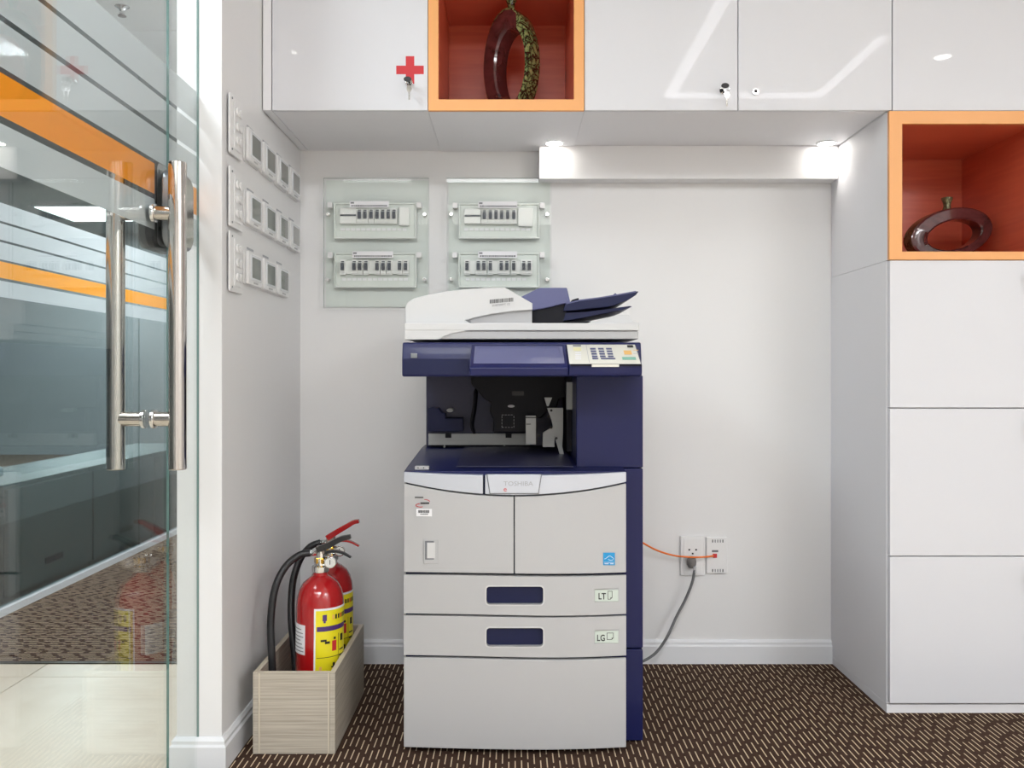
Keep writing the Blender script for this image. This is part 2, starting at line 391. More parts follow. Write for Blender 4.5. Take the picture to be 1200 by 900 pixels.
sp = thing('sprinkler', (-1.9, 4.2, CEIL), 'small chrome fire sprinkler on the passage ceiling above the glass door', 'sprinkler')
bm = B(); lathe(bm, [(.034, 0), (.034, -.004), (.018, -.014), (.013, -.022), (.013, -.04)][::-1], (-1.9, 4.2, CEIL), 24); mk('escutcheon', bm, 'chrome', sp, smooth='auto')
bm = B(); lathe(bm, [(.005, -.052), (.020, -.050), (.020, -.047), (.005, -.044), (.004, -.04)], (-1.9, 4.2, CEIL), 16); mk('deflector', bm, 'steel_b', sp)

# ---------------- glass door ----------------
dr = struct(thing('door_1', (XG, 1.0, 0)))
def pane(par, y0, y1, z0=.012, z1=2.45, name='glass_leaf'):
    o = mk(name, box(B(), XG-.003, XG+.003, y0, y1, z0, z1), ['glass', 'glass_edge'], par)
    for p in o.data.polygons:
        if p.normal.y > .5 or abs(p.normal.z) > .5: p.material_index = 1
    return o
pane(dr, 1.08, 1.998); films(dr, XG-.0031, 1.08, 1.998, (1.08, 1.932))
w1 = struct(thing('window_1', (XG, 2.1, 0))); pane(w1, 2.004, YC-.001, 0, CEIL, 'pane'); films(w1, XG-.0031, 2.004, YC-.001, (2.077, YC-.001))
w3 = struct(thing('window_3', (XG, 0, 0))); pane(w3, -5.1, 1.076, 0, CEIL, 'pane'); films(w3, XG-.0031, -5.1, 1.076)
w4 = struct(thing('window_4', (XG, 1.5, 2.45))); pane(w4, 1.08, 1.998, 2.455, CEIL, 'pane')
HY = 1.896
for sgn, xh in ((1, XG+.062), (-1, XG-.074)):
    z0, z1 = .793, 1.469
    h = mk('pull_handle', cyl(B(), (xh, HY, z0), .0195, z1-z0, 'z', 40), 'steel', dr, bevel=.002, smooth='auto')
    h['label'] = 'polished steel tubular handle, ' + ('room side' if sgn > 0 else 'passage side')
    for z in (.904, 1.357):
        x0, x1 = (XG+.0065, xh) if sgn > 0 else (xh, XG-.0065)
        mk('standoff', cyl(B(), (x0, HY, z), .0158, x1-x0, 'x', 28), 'steel', h, smooth='auto')
        mk('collar', cyl(B(), (XG+.0062 if sgn > 0 else XG-.0152, HY, z), .0205, .009, 'x', 28), 'chrome', h, bevel=.002, smooth='auto')
# lock: casings on both sides of the glass
lz0, lz1 = 1.288, 1.488
def yz_r(y0, y1, z0, z1, r): return rr(y0, y1, z0, z1, r)
lk = mk('lock_gasket', prism(B(), yz_r(1.930, 2.075, lz0, lz1, .022), 'x', XG-.040, XG-.0058), 'black', dr, bevel=.003)
pk = mk('lock_plate', prism(B(), yz_r(1.952, 2.07, lz0+.008, lz1-.004, .016), 'x', XG-.0057, XG-.0052), 'silver_plate', dr)
for z in (1.465, 1.335):
    bm = B(); cyl(bm, (XG-.0052, 1.963, z), .005, .00015, 'x', 14); mk('screw', bm, 'grey_metal', pk)
lc = mk('lock_casing', prism(B(), yz_r(1.94, 2.062, lz0+.004, lz1-.018, .03), 'x', XG+.0065, XG+.036), 'grey_metal', dr, bevel=.006, seg=3)
mk('lock_trim', prism(B(), yz_r(1.95, 2.055, lz0+.012, lz1-.026, .026), 'x', XG+.0362, XG+.039), 'steel', lc, bevel=.001)

# ---------------- cabinets ----------------
YF = 2.557
def P(u, v, Y): return ((u-VX)*Y/F, 1+(VY-v)*Y/F)
def ux(u, Y=YF): return (u-VX)*Y/F
def vz(v, Y=YF): return 1+(VY-v)*Y/F
ZU = vz(131)                              # underside of wall cabinets
ZT = CEIL-.06
DT = .018
def door_panel(par, x0, x1, z0, z1, name='door'):
    return mk(name, bx(x0+.0012, x1-.0012, YF-DT, YF-.001, z0, z1), 'door_white', par, bevel=.0012)
def lock(par, x, z):
    l = mk('lock', ring(B(), (x, YF-DT-.006, z), .0045, .0105, .0055, 'y', 24), 'chrome', par, bevel=.0006)
    mk('keyway', bx(x-.0042, x+.0042, YF-DT-.003, YF-DT-.0005, z-.0042, z+.0042), 'black', l)
    return l
XA, XB_, XC_, XD, XE = XL+.003, ux(320.5), ux(502.5), ux(684), XR
# left wall cabinet
c1 = thing('wall_cabinet', ((XB_+XC_)/2, 2.78, ZU), 'glossy white wall cabinet with a red cross on its door, left of the orange recess', 'cabinet')
mk('carcass', bx(XB_, XC_-.001, YF, YB-.001, ZU, ZT), 'carcass', c1)
d1 = door_panel(c1, XB_, XC_, ZU-.001, ZT); lock(d1, ux(480.5), vz(100))
cx, cz = ux(480.5, YF-DT), vz(82, YF-DT); a_, b_ = .0405, .0125
mk('red_cross', prism(B(), [(cx-b_, cz-a_), (cx+b_, cz-a_), (cx+b_, cz-b_), (cx+a_, cz-b_), (cx+a_, cz+b_), (cx+b_, cz+b_), (cx+b_, cz+a_), (cx-b_, cz+a_), (cx-b_, cz+b_), (cx-a_, cz+b_), (cx-a_, cz-b_), (cx-b_, cz-b_)], 'y', YF-DT-.0007, YF-DT-.0001), 'red_print', d1)
f1 = struct(mk('trim_2', bx(XA, XB_-.0015, YF-DT, YB-.001, ZU-.001, ZT), 'carcass', bevel=.001))
# double door wall cabinet
c2 = thing('wall_cabinet', ((XD+XE)/2, 2.78, ZU), 'wide glossy white wall cabinet with two locked doors above the copier', 'cabinet')
XM = ux(863)
mk('carcass', bx(XD+.001, XE-.001, YF, YB-.001, ZU, ZT), 'carcass', c2)
d = door_panel(c2, XD, XM, ZU-.001, ZT); lock(d, ux(845), vz(109))
d = door_panel(c2, XM, XE+.01, ZU-.001, ZT); lock(d, ux(883), vz(110))
# orange recess boxes
def recess(name, x0, x1, z0, z1, label, t=.03, tb=.033):
    n = thing(name, ((x0+x1)/2, 2.78, z0), label, 'shelf')
    y0 = YF-DT-.004
    fo = mk('edge_frame', bx(x0, x1, y0, y0+.012, z0, z1), 'frame_orange', n, bevel=.0008)
    cut(fo, bx(x0+t, x1-t, y0-.1, y0+.1, z0+tb, z1-t))
    bm = bx(x0, x1, y0+.0125, YB-.002, z0, z1)
    q = mk('box_body', bm, ['in_orange', 'carcass'], n); cut(q, bx(x0+t, x1-t, y0-.1, YB-.04, z0+tb, z1-t))
    for p in q.data.polygons:
        c = p.center; p.material_index = 1 if min(abs(c.x-x0), abs(c.x-x1), abs(c.z-z0), abs(c.z-z1)) < .0005 else 0
    return n
recess('orange_recess', XC_+.0005, XD-.0005, ZU-.003, ZU+.448, 'orange framed open recess in the wall cabinets holding the standing ring vase')
ca = thing('wall_cabinet', ((XC_+XD)/2, 2.78, ZU+.45), 'small white wall cabinet directly above the orange recess with the standing vase', 'cabinet')
mk('carcass', bx(XC_, XD, YF, YB-.001, ZU+.449, ZT), 'carcass', ca); door_panel(ca, XC_, XD, ZU+.449, ZT)
# tall unit at the right
X1, X2 = XR, 1.583
zr = [vz(822), vz(650.5), vz(478), vz(305.5), vz(132)]
tu = thing('tall_cabinet', ((X1+X2)/2, 2.78, 0), 'tall glossy white cabinet at the right with three stacked locker doors on a low plinth', 'cabinet')
mk('plinth', bx(X1, X2, YF-.004, YB-.001, 0, .026), 'carcass', tu, bevel=.001)
mk('carcass', bx(X1, X2, YF, YB-.001, .027, zr[3]-.001), 'carcass', tu)
for i in range(3):
    d = door_panel(tu, X1+.002, X2, zr[i]+.0015, zr[i+1]-.0015); lock(d, ux(1200.5), zr[i+1]-.052)
recess('orange_recess', X1, X2, zr[3], zr[4]-.0015, 'orange framed open recess in the tall right cabinet holding the lying ring vase', .038, .024)
tv = thing('wall_cabinet', ((X1+X2)/2, 2.78, zr[4]), 'glossy white upper cabinet at the right above the orange recess with the lying vase', 'cabinet')
mk('carcass', bx(X1, X2, YF, YB-.001, zr[4], ZT), 'carcass', tv); d = door_panel(tv, X1+.0105, X2, zr[4]+.0005, ZT); lock(d, ux(1201), vz(113))
te = thing('tall_cabinet', (1.84, 2.78, 0), 'tall white cabinet farthest right, just outside the view', 'cabinet')
mk('carcass', bx(X2+.001, 2.09, YF, YB-.001, 0, ZT), 'carcass', te)
for i in range(4): door_panel(te, X2, 2.09, [zr[0], zr[1], zr[2], zr[3]][i]+.0015, [zr[1], zr[2], zr[3], ZT][i]-.0015)
struct(mk('trim_3', bx(XL, 2.09, YF-DT, YB-.001, ZT+.001, CEIL-.001), 'carcass'))
# white valance box under the wall cabinets
vb = tag(mk('valance_box', bx(ux(632, 2.93), XR-.001, 2.93, YB-.001, vz(209.5, 2.93), ZU-.0005), 'plastic_m', bevel=.001), 'long white box mounted under the wall cabinets at the back wall', 'valance')
# keys
def key_set(x, z, label, two=True, tw=0):
    k = thing('key', (x, YF-DT-.006, z), label, 'key', None)
    bm = B(); box(bm, x-.0012, x+.0012, YF-DT-.03, YF-DT-.004, z-.004, z+.004); mk('blade', bm, 'chrome', k)
    bm = B(); prism(bm, circ(x+.004*tw, z+.004, .0115, 18, .0075), 'y', YF-DT-.034, YF-DT-.029); mk('bow', bm, 'black', k, bevel=.001)
    bm = B(); pts = [(x+.008*math.sin(a)+.004, YF-DT-.0315, z-.006+.010*math.cos(a)) for a in [2*PI*i/24 for i in range(25)]]; tube(bm, pts, .0011, 6); mk('key_ring', bm, 'chrome', k)
    bm = B(); prism(bm, circ(x+.005, z-.024, .0075, 18, .010), 'y', YF-DT-.033, YF-DT-.030); box(bm, x+.0025, x+.007, YF-DT-.0325, YF-DT-.0305, z-.056, z-.033); mk('spare_key', bm, 'chrome', k)
    return k
key_set(ux(480), vz(101), 'small key pair hanging in the lock under the red cross')
key_set(ux(845), vz(108.5), 'small key pair hanging in the left door lock of the double cabinet')
key_set(ux(1200.5), zr[3]-.052, 'key hanging in the top locker door at the right edge')
key_set(ux(1200.5), zr[2]-.052, 'key hanging in the middle locker door at the right edge')
key_set(ux(1200.5), zr[1]-.052, 'key hanging in the lowest locker door at the right edge')
# downlights under the cabinets
for i, u in enumerate((649.5, 968.5)):
    x = ux(u, 2.895)
    dl = thing('downlight', (x, 2.895, ZU), ['small lit round downlight under the wall cabinets, above the copier', 'small lit round downlight under the wall cabinets, beside the tall right cabinet'][i], 'light')
    mk('bezel', ring(B(), (x, 2.895, ZU-.004), .027, .034, .0035, 'z', 32), 'trim', dl); mk('lens', cyl(B(), (x, 2.895, ZU-.0035), .0268, .003, 'z', 32), 'lamp_hot', dl)
    l = bpy.data.lights.new('downlight_glow', 'SPOT'); l.energy = .5; l.spot_size = 2.3; l.spot_blend = .7; l.shadow_soft_size = .025; l.color = (1, .97, .93)
    o = bpy.data.objects.new('downlight_glow', l); COL.objects.link(o); o.location = (x, 2.895, ZU-.01)
# ceiling lights of the room, with the added panels
rl = thing('ceiling_light_frame', (1.49, .26, CEIL), 'rectangular frame of linear lights on the ceiling, mirrored in the white cabinet doors', 'ceiling light')
for x0, x1, y0, y1 in ((.98, 1.04, -.46, 1.03), (1.945, 1.99, -.46, .50), (1.031, 1.944, -.46, -.415), (1.031, 1.60, .985, 1.03)):
    mk('light_bar', bx(x0, x1, y0, y1, CEIL-.02, CEIL-.001), 'lamp_bar', rl)
for i, (x, y) in enumerate(ADDED_PANELS):  # panels added out of view to light the room
    p = thing('ceiling_panel_lamp', (x, y, CEIL), 'added square lit ceiling panel, unseen behind the camera, '+['left of the nearer pair', 'right of the nearer pair', 'left of the farther pair', 'right of the farther pair'][i], 'ceiling light', 'added ceiling panels behind the camera')
    mk('frame', bx(x-.61, x+.61, y-.61, y+.61, CEIL-.02, CEIL-.001), 'trim', p); mk('diffuser', bx(x-.58, x+.58, y-.58, y+.58, CEIL-.026, CEIL-.0205), 'lamp', p)
for i, (x, y) in enumerate(((2.43, .22), (-1.24, .3))):
    p = thing('downlight', (x, y, CEIL), ['round ceiling downlight right of the rectangular light frame', 'round ceiling downlight over the passage'][i], 'light')
    mk('bezel', ring(B(), (x, y, CEIL-.006), .045, .055, .005, 'z', 32), 'trim', p); mk('lens', cyl(B(), (x, y, CEIL-.005), .0448, .004, 'z', 32), 'lamp_hot', p)

# ---------------- ring vases ----------------
def ring_vase(name, a, b, ha, hb, off, t, loc, ry, rz, label, neck_ang, m_rim, tall):
    root = thing(name, loc, label, 'vase')
    n = 64; bm = B(); R3 = Matrix.Rotation(rz, 3, 'Z') @ Matrix.Rotation(ry, 3, 'Y')
    k = 7; V = []
    for i in range(n):
        an = 2*PI*i/n; o = (a*math.cos(an), b*math.sin(an)); q = (ha*math.cos(an)+off[0], hb*math.sin(an)+off[1])
        sec = [(0, -.5, 1), (.12, -.5, .9), (.88, -.5, .9), (1, -.42, 1), (1.03, 0, 1), (1, .42, 1), (.88, .5, .9), (.12, .5, .9), (0, .42, 1), (-.03, 0, 1), (0, -.42, 1)][1:]
        V.append([bm.verts.new(R3 @ Vector((q[0]+(o[0]-q[0])*s, y*t, q[1]+(o[1]-q[1])*s))) for s, y, _ in sec])
    m_ = len(V[0])
    for i in range(n):
        for j in range(m_):
            f = bm.faces.new((V[i][j], V[i][(j+1) % m_], V[(i+1) % n][(j+1) % m_], V[(i+1) % n][j]))
            f.material_index = 1 if j in (2, 3) or (tall and (j in (1, 4) or (j == 0 and math.cos(2*PI*i/n) > .55))) else 0
    zmin = min(v.co.z for v in bm.verts)
    for v in bm.verts: v.co.z -= zmin
    c = Vector((0, 0, -zmin))
    ring_o = mk('ring_body', bm, ['maroon', m_rim], root, smooth='auto'); ring_o.location = (0, 0, 0)
    nd = R3 @ Vector((a*math.cos(neck_ang), 0, b*math.sin(neck_ang))); bm = B()
    lathe(bm, [(.018, -.012), (.012, .004), (.0105, .012), (.0125, .022), (.017, .032), (.017, .037), (.010, .037), (.008, .02)], (0, 0, 0), 24)
    bmesh.ops.translate(bm, verts=bm.verts[:], vec=c+nd)
    o = mk('neck', bm, m_rim, root, smooth='auto'); o.location = (0, 0, 0)
    return root
ring_vase('ring_vase', .090, .172, .057, .117, (.018, -.014), .066, (ux(599, 2.74), 2.74, ZU-.003+.033+.001), 0, math.radians(-36), 'tall upright ring vase, maroon with green mottled side, in the recess over the copier', PI/2, 'mottle', True)
ring_vase('ring_vase', .142, .078, .094, .046, (.006, -.006), .05, (ux(1111, 2.74), 2.74, zr[3]+.024+.001), math.radians(-13), math.radians(8), 'maroon ring vase lying on its side with a short neck, in the right orange recess', PI/2-.1, 'olive', False)

# ---------------- left wall: switch plates and thermostats ----------------
def lw(u, v): Y = -XL*F/(VX-u); return Y, 1+(VY-v)*Y/F
proto = thing('switch_plate', (0, 0, 0), 'x', 'switch')
mk('plate', prism(B(), rr(-.052, .052, -.078, .078, .006), 'x', .0055, .011), 'plastic_w', proto, bevel=.002)
mk('inner_frame', prism(B(), rr(-.024, .034, -.062, .062, .004), 'x', .0112, .014), 'plastic_w', proto, bevel=.001)
for z in (-.038, 0, .038):
    for y in (-.008, .018):
        mk('round_switch', cyl(B(), (.0142, y, z), .011, .006, 'x', 20), 'plastic_w', proto, bevel=.002)
for z in (-.066, .066): mk('screw', cyl(B(), (.0111, -.036, z), .003, .0015, 'x', 10), 'grey_metal', proto)
sw = [(2.272, 1.654), (2.272, 1.464), (2.272, 1.296)]
for i, (y, z) in enumerate(sw):
    lab = 'white plate of round switches on the left wall, '+['topmost of the three', 'middle of the three', 'lowest of the three'][i]
    if i == 0: proto.location = (XL, y, z); proto['label'] = lab; proto['group'] = 'switch plates on the left wall'
    else: dup(proto, (XL, y, z), lab)
tp = thing('thermostat', (0, 0, 0), 'x', 'thermostat')
mk('backplate', prism(B(), rr(-.066, .066, -.047, .047, .008), 'x', .0005, .006), 'plastic_w', tp, bevel=.001)
fo = mk('case', prism(B(), rr(-.0655, .0655, -.046, .046, .010), 'x', .0062, .016), 'plastic_w', tp, bevel=.003)
bz = mk('bezel', prism(B(), rr(-.047, .05, -.033, .038, .006), 'x', .0161, .018), 'trim', tp, bevel=.0008)
mk('screen', prism(B(), rr(-.038, .041, -.026, .031, .003), 'x', .0181, .0186), 'screen', tp)
mk('button', prism(B(), rr(-.018, .018, -.041, -.037, .002), 'x', .0161, .0175), 'lid_s', tp)
mk('name_strip', bx(.0003, .001, -.03, .03, .054, .060), 'faint', tp)
g = 'thermostats on the left wall'
pos = [(2.425+.15*i, 1.637, 0) for i in range(4)]+[(2.425+.15*i, 1.462, 1) for i in range(4)]+[(2.425+.15*i, 1.297, 2) for i in range(3)]
ordn = ['nearest the switch plates', 'second from the switch plates', 'third from the switch plates', 'fourth from the switch plates']
for i, (y, z, r) in enumerate(pos):
    j = i % 4 if r < 2 else i-8
    lab = 'white thermostat with grey screen, %s row on the left wall, %s' % (['top', 'middle', 'bottom'][r], ordn[j])
    if i == 0: tp.location = (XL, y, z); tp['label'] = lab; tp['group'] = g
    else: dup(tp, (XL, y, z), lab)

# ---------------- breaker boards on back wall ----------------
Yw = YB
bk = bpy.data.meshes.new('breaker')
bm = B(); box(bm, -.0096, .0096, 0, .012, -.026, .026, 0); box(bm, -.0092, .0092, -.004, 0, -.022, .022, 0); box(bm, -.0055, .0055, -.013, -.004, -.011, .013, 1); box(bm, -.0055, .0055, -.0045, -.0040, .016, .020, 1)
bmesh.ops.recalc_face_normals(bm, faces=bm.faces[:]); bm.to_mesh(bk); bm.free(); bk.materials.append(M['breaker']); bk.materials.append(M['toggle'])
def board(u0, u1, label, rows, wsx):
    U = lambda u, y=2.985: (u-VX)*y/F
    V = lambda v, y=2.985: 1+(VY-v)*y/F
    t = thing('breaker_board', ((U(u0)+U(u1))/2, Yw, V(285)), label, 'breaker panel', 'breaker boards on the back wall')
    pl = mk('glass_plate', bx(U(u0), U(u1), 2.974, 2.982, V(361), V(209.5)), ['plate_glass', 'glass_edge'], t)
    for p in pl.data.polygons:
        if abs(p.normal.y) < .5: p.material_index = 1
    mk('back_sheet', bx(U(u0)+.004, U(u1)-.004, 2.993, 2.9985, V(361)+.004, V(209.5)-.004), 'housing', t)
    for su in (u0+5, u1-5):
        for sv in (252, 328):
            mk('standoff_screw', prism(B(), circ(U(su), V(sv), .0065, 18), 'y', 2.968, 2.9925), 'chrome', t, bevel=.001)
    for (h0, h1, v0, v1, row, tog, lab0, lab1, blk) in rows:
        y = 2.955
        hs = mk('housing', bx(U(h0), U(h1), 2.962, 2.9735, V(v1), V(v0)), 'housing', t, bevel=.002)
        cut(hs, bx(U(h0)+.006, U(h1)-.006, 2.90, 2.969, V(v1)+.006, V(v0)-.006))
        mk('clear_lid', bx(U(h0)+.002, U(h1)-.002, 2.938, 2.940, V(v1)+.003, V(v0)-.002), 'lid_glass', hs)
        for hu in (h0-4, h1+3): mk('clip', bx(U(hu)-.0085, U(hu)+.0085, 2.952, 2.9735, V(v0+6.5), V(v0)), 'plastic_w', hs, bevel=.002)
        mk('label_strip', bx(U(lab0), U(lab1), 2.9345, 2.9365, V(v0+7.5), V(v0)), 'paper', hs)
        bm = B()
        random.seed(int(u0+v0))
        x = lab0+1
        box(bm, U(x), U(x+4), 2.934, 2.9344, V(v0+3), V(v0+1.2), 0); x += 1
        while x < lab1-2: wd = random.uniform(.7, 2.4); box(bm, U(x), U(x+wd), 2.934, 2.9344, V(v0+6.4), V(v0+4.6), 0); x += wd+.5
        mk('label_print', bm, 'grey_print', hs)
        zc = V((row[0]+row[1])/2)
        for q in tog:
            b = bpy.data.objects.new('breaker', bk); COL.objects.link(b); b.parent = hs; b.location = (U(q), 2.951, zc)
        w0, w1 = row[2], row[3]
        if w1 > w0:
            mk('main_switch', bx(U(w0), U(w1), 2.948, 2.965, V(row[1]), V(row[0])), 'breaker', hs, bevel=.002); mk('switch_slot', bx(U(w0)+.002, U(w1)-.001, 2.946, 2.9478, zc-.002, zc+.004), 'toggle', hs)
        if blk: mk('blank_cover', bx(U(blk[0]), U(blk[1]), 2.950, 2.968, V(blk[3]), V(blk[2])), 'breaker', hs, bevel=.002)
        prv = [b_ for b_ in tog]
        if len(prv) > 7:   # blank modules between the groups
            bm = B()
            for a, c_ in zip(prv, prv[1:]):
                if c_-a > 9: box(bm, U(a+3.4), U(c_-3.4), 2.953, 2.963, zc-.022, zc+.022)
            mk('blank_module', bm, 'breaker', hs)
        bm = B(); x = row[2] if w1 > w0 else row[4]
        while x < h1-14: box(bm, U(x), U(x+4.5), 2.9665, 2.9685, V(row[1]+7.5), V(row[1]+4.5)); x += 6
        mk('number_strip', bm, 'paper', hs)
board(380, 503, 'left breaker board behind a green tinted glass plate on the back wall',
      [(392.5, 489, 239, 281, (246, 264, 400.5, 420), [423.5, 430, 437, 444, 450.5, 457, 463.5], 413, 458, (469, 481, 245, 266)),
       (393, 489, 297, 338, (307, 322, 0, 0, 402), [404, 417.5, 424, 431, 444, 451, 458, 470, 477], 416, 463, None)], 0)
board(524, 646, 'right breaker board behind a green tinted glass plate, partly hidden by the copier',
      [(538, 632, 239.5, 281, (247, 264, 544.5, 564), [568, 575, 581.5, 588, 595, 602], 561, 606, (607, 624, 246, 267)),
       (537.5, 632, 297, 338, (307, 322, 0, 0, 546), [548, 561, 567.5, 575, 587.5, 594, 602, 613.5, 620], 561, 606, None)], 0)

# ---------------- outlets and cables ----------------
def Wp(u, v, y=2.99): return ((u-VX)*y/F, 1+(VY-v)*y/F)
o1 = thing('power_socket', (Wp(811.5, 0)[0], YB, Wp(0, 651)[1]), 'white wall power socket with the grey plug in it', 'socket')
x0, z1 = Wp(797.5, 628.5); x1, z0 = Wp(826, 674.5)
mk('faceplate', prism(B(), rr(x0, x1, z0, z1, .004), 'y', 2.989, 2.9995), 'plastic_w', o1, bevel=.002)
mk('insert', prism(B(), rr(x0+.011, x1-.011, z0+.006, z1-.006, .003), 'y', 2.9865, 2.9888), 'plastic_w', o1, bevel=.0008)
for u, v in ((807.5, 644), (815.5, 644), (811.5, 648.5)):
    x, z = Wp(u, v); mk('slot', bx(x-.003, x+.003, 2.9858, 2.9864, z-.0028, z+.0028), 'dark', o1)
o2 = thing('data_socket', (Wp(840.5, 0)[0], YB, Wp(0, 651)[1]), 'white wall data socket where the orange cable plugs in', 'socket')
x0, z1 = Wp(828, 629.5); x1, z0 = Wp(852.5, 672)
mk('faceplate', prism(B(), rr(x0, x1, z0, z1, .004), 'y', 2.989, 2.9995), 'plastic_w', o2, bevel=.002)
for v in (634, 668.5):
    for k in range(5):
        x, z = Wp(835+k*3, v); mk('vent_slit', bx(x-.0016, x+.0016, 2.9884, 2.9889, z-.005, z+.005), 'grey_print' if 0 < k < 4 else 'dark', o2)
x, z = Wp(837.5, 651); mk('jack', bx(x-.007, x+.007, 2.984, 2.9888, z-.007, z+.007), 'red_print', o2, bevel=.001)
mk('jack_label', bx(x-.01, x+.012, 2.9884, 2.9889, z+.012, z+.019), 'grey_print', o2)
def path(L_): return catmull([((u-VX)*y/F, y, 1+(VY-v)*y/F) for u, v, y in L_], 10)
tag(mk('network_cable', tube(B(), path([(742, 630, 2.93), (753, 636, 2.945), (770, 645, 2.955), (790, 651, 2.96), (812, 653, 2.955), (828, 652.5, 2.965), (836, 651.5, 2.981)]), .0032, 8), 'cable_o', smooth=True), 'thin orange network cable sagging from the copier to the data socket', 'cable')
pc = thing('power_cable', (Wp(812, 0)[0], 2.95, Wp(0, 660)[1]), 'grey power cable running from the wall plug down behind the copier', 'cable')
mk('cord', tube(B(), path([(814, 668, 2.945), (811, 683, 2.945), (803, 703, 2.945), (793, 722, 2.94), (784, 742, 2.93), (775, 757, 2.925), (765, 768, 2.915), (750, 776, 2.9), (735, 777, 2.88)]), .0048, 10), 'cable_g', pc, smooth=True)
x, z = Wp(811.5, 659, 2.95); mk('plug', lathe(B(), [(.010, -.022), (.0155, -.012), (.0165, 0), (.015, .010), (.008, .017)], (x, 2.966, z), 24), 'plug', pc, smooth='auto')
x, z = Wp(814, 668, 2.95); mk('strain_relief', tube(B(), [(x, 2.948, z+.012), (x+.0005, 2.946, z-.008)], .0062, 10), 'lid_s', pc)

# ---------------- planter-like box with extinguishers ----------------
bxn = thing('wooden_box', (-.576, 2.5, 0), 'open pale woodgrain box holding the fire extinguishers on the carpet', 'box')
x0, x1, y0, y1, h = -.684, -.467, 2.275, 2.717, .216
def board_(name, *a): return mk(name, bx(*a), ['box_wood', 'box_top'], bxn, bevel=.0008)
def topmat(o):
    for p in o.data.polygons:
        if p.normal.z > .5: p.material_index = 1
for o in (board_('front_board', x0+.0142, x1-.0142, y0, y0+.013, .001, h), board_('back_board', x0+.0142, x1-.0142, y1-.013, y1, .001, h),
          board_('side_board', x0, x0+.014, y0-.0005, y1, .001, h), board_('side_board', x1-.014, x1, y0-.0005, y1, .001, h)): topmat(o)
mk('edge_strip', bx(x0+.0145, x0+.019, y0-.0015, y0-.0002, .003, h-.002), 'box_top', bxn); mk('edge_strip', bx(x1-.019, x1-.0145, y0-.0015, y0-.0002, .003, h-.002), 'box_top', bxn)
mk('base_board', bx(x0+.0145, x1-.0145, y0+.0135, y1-.0135, .001, .012), 'box_wood', bxn)
def curved(name, r, a0, a1, z0, z1, m_, par, th=.0006, n=14, ox=0):
    bm = B(); q = []
    for i in range(n+1):
        a = math.radians(a0+(a1-a0)*i/n)
        q.append([bm.verts.new((rr_*math.cos(a), rr_*math.sin(a), z)) for rr_, z in ((r, z0), (r, z1), (r+th, z1), (r+th, z0))])
    for a, b in zip(q, q[1:]):
        for k in range(4): bm.faces.new((a[k], a[(k+1) % 4], b[(k+1) % 4], b[k]))
    bm.faces.new(q[0]); bm.faces.new(q[-1][::-1])
    o = mk(name, bm, m_, par, smooth='auto'); o.location = (0, 0, 0); return o
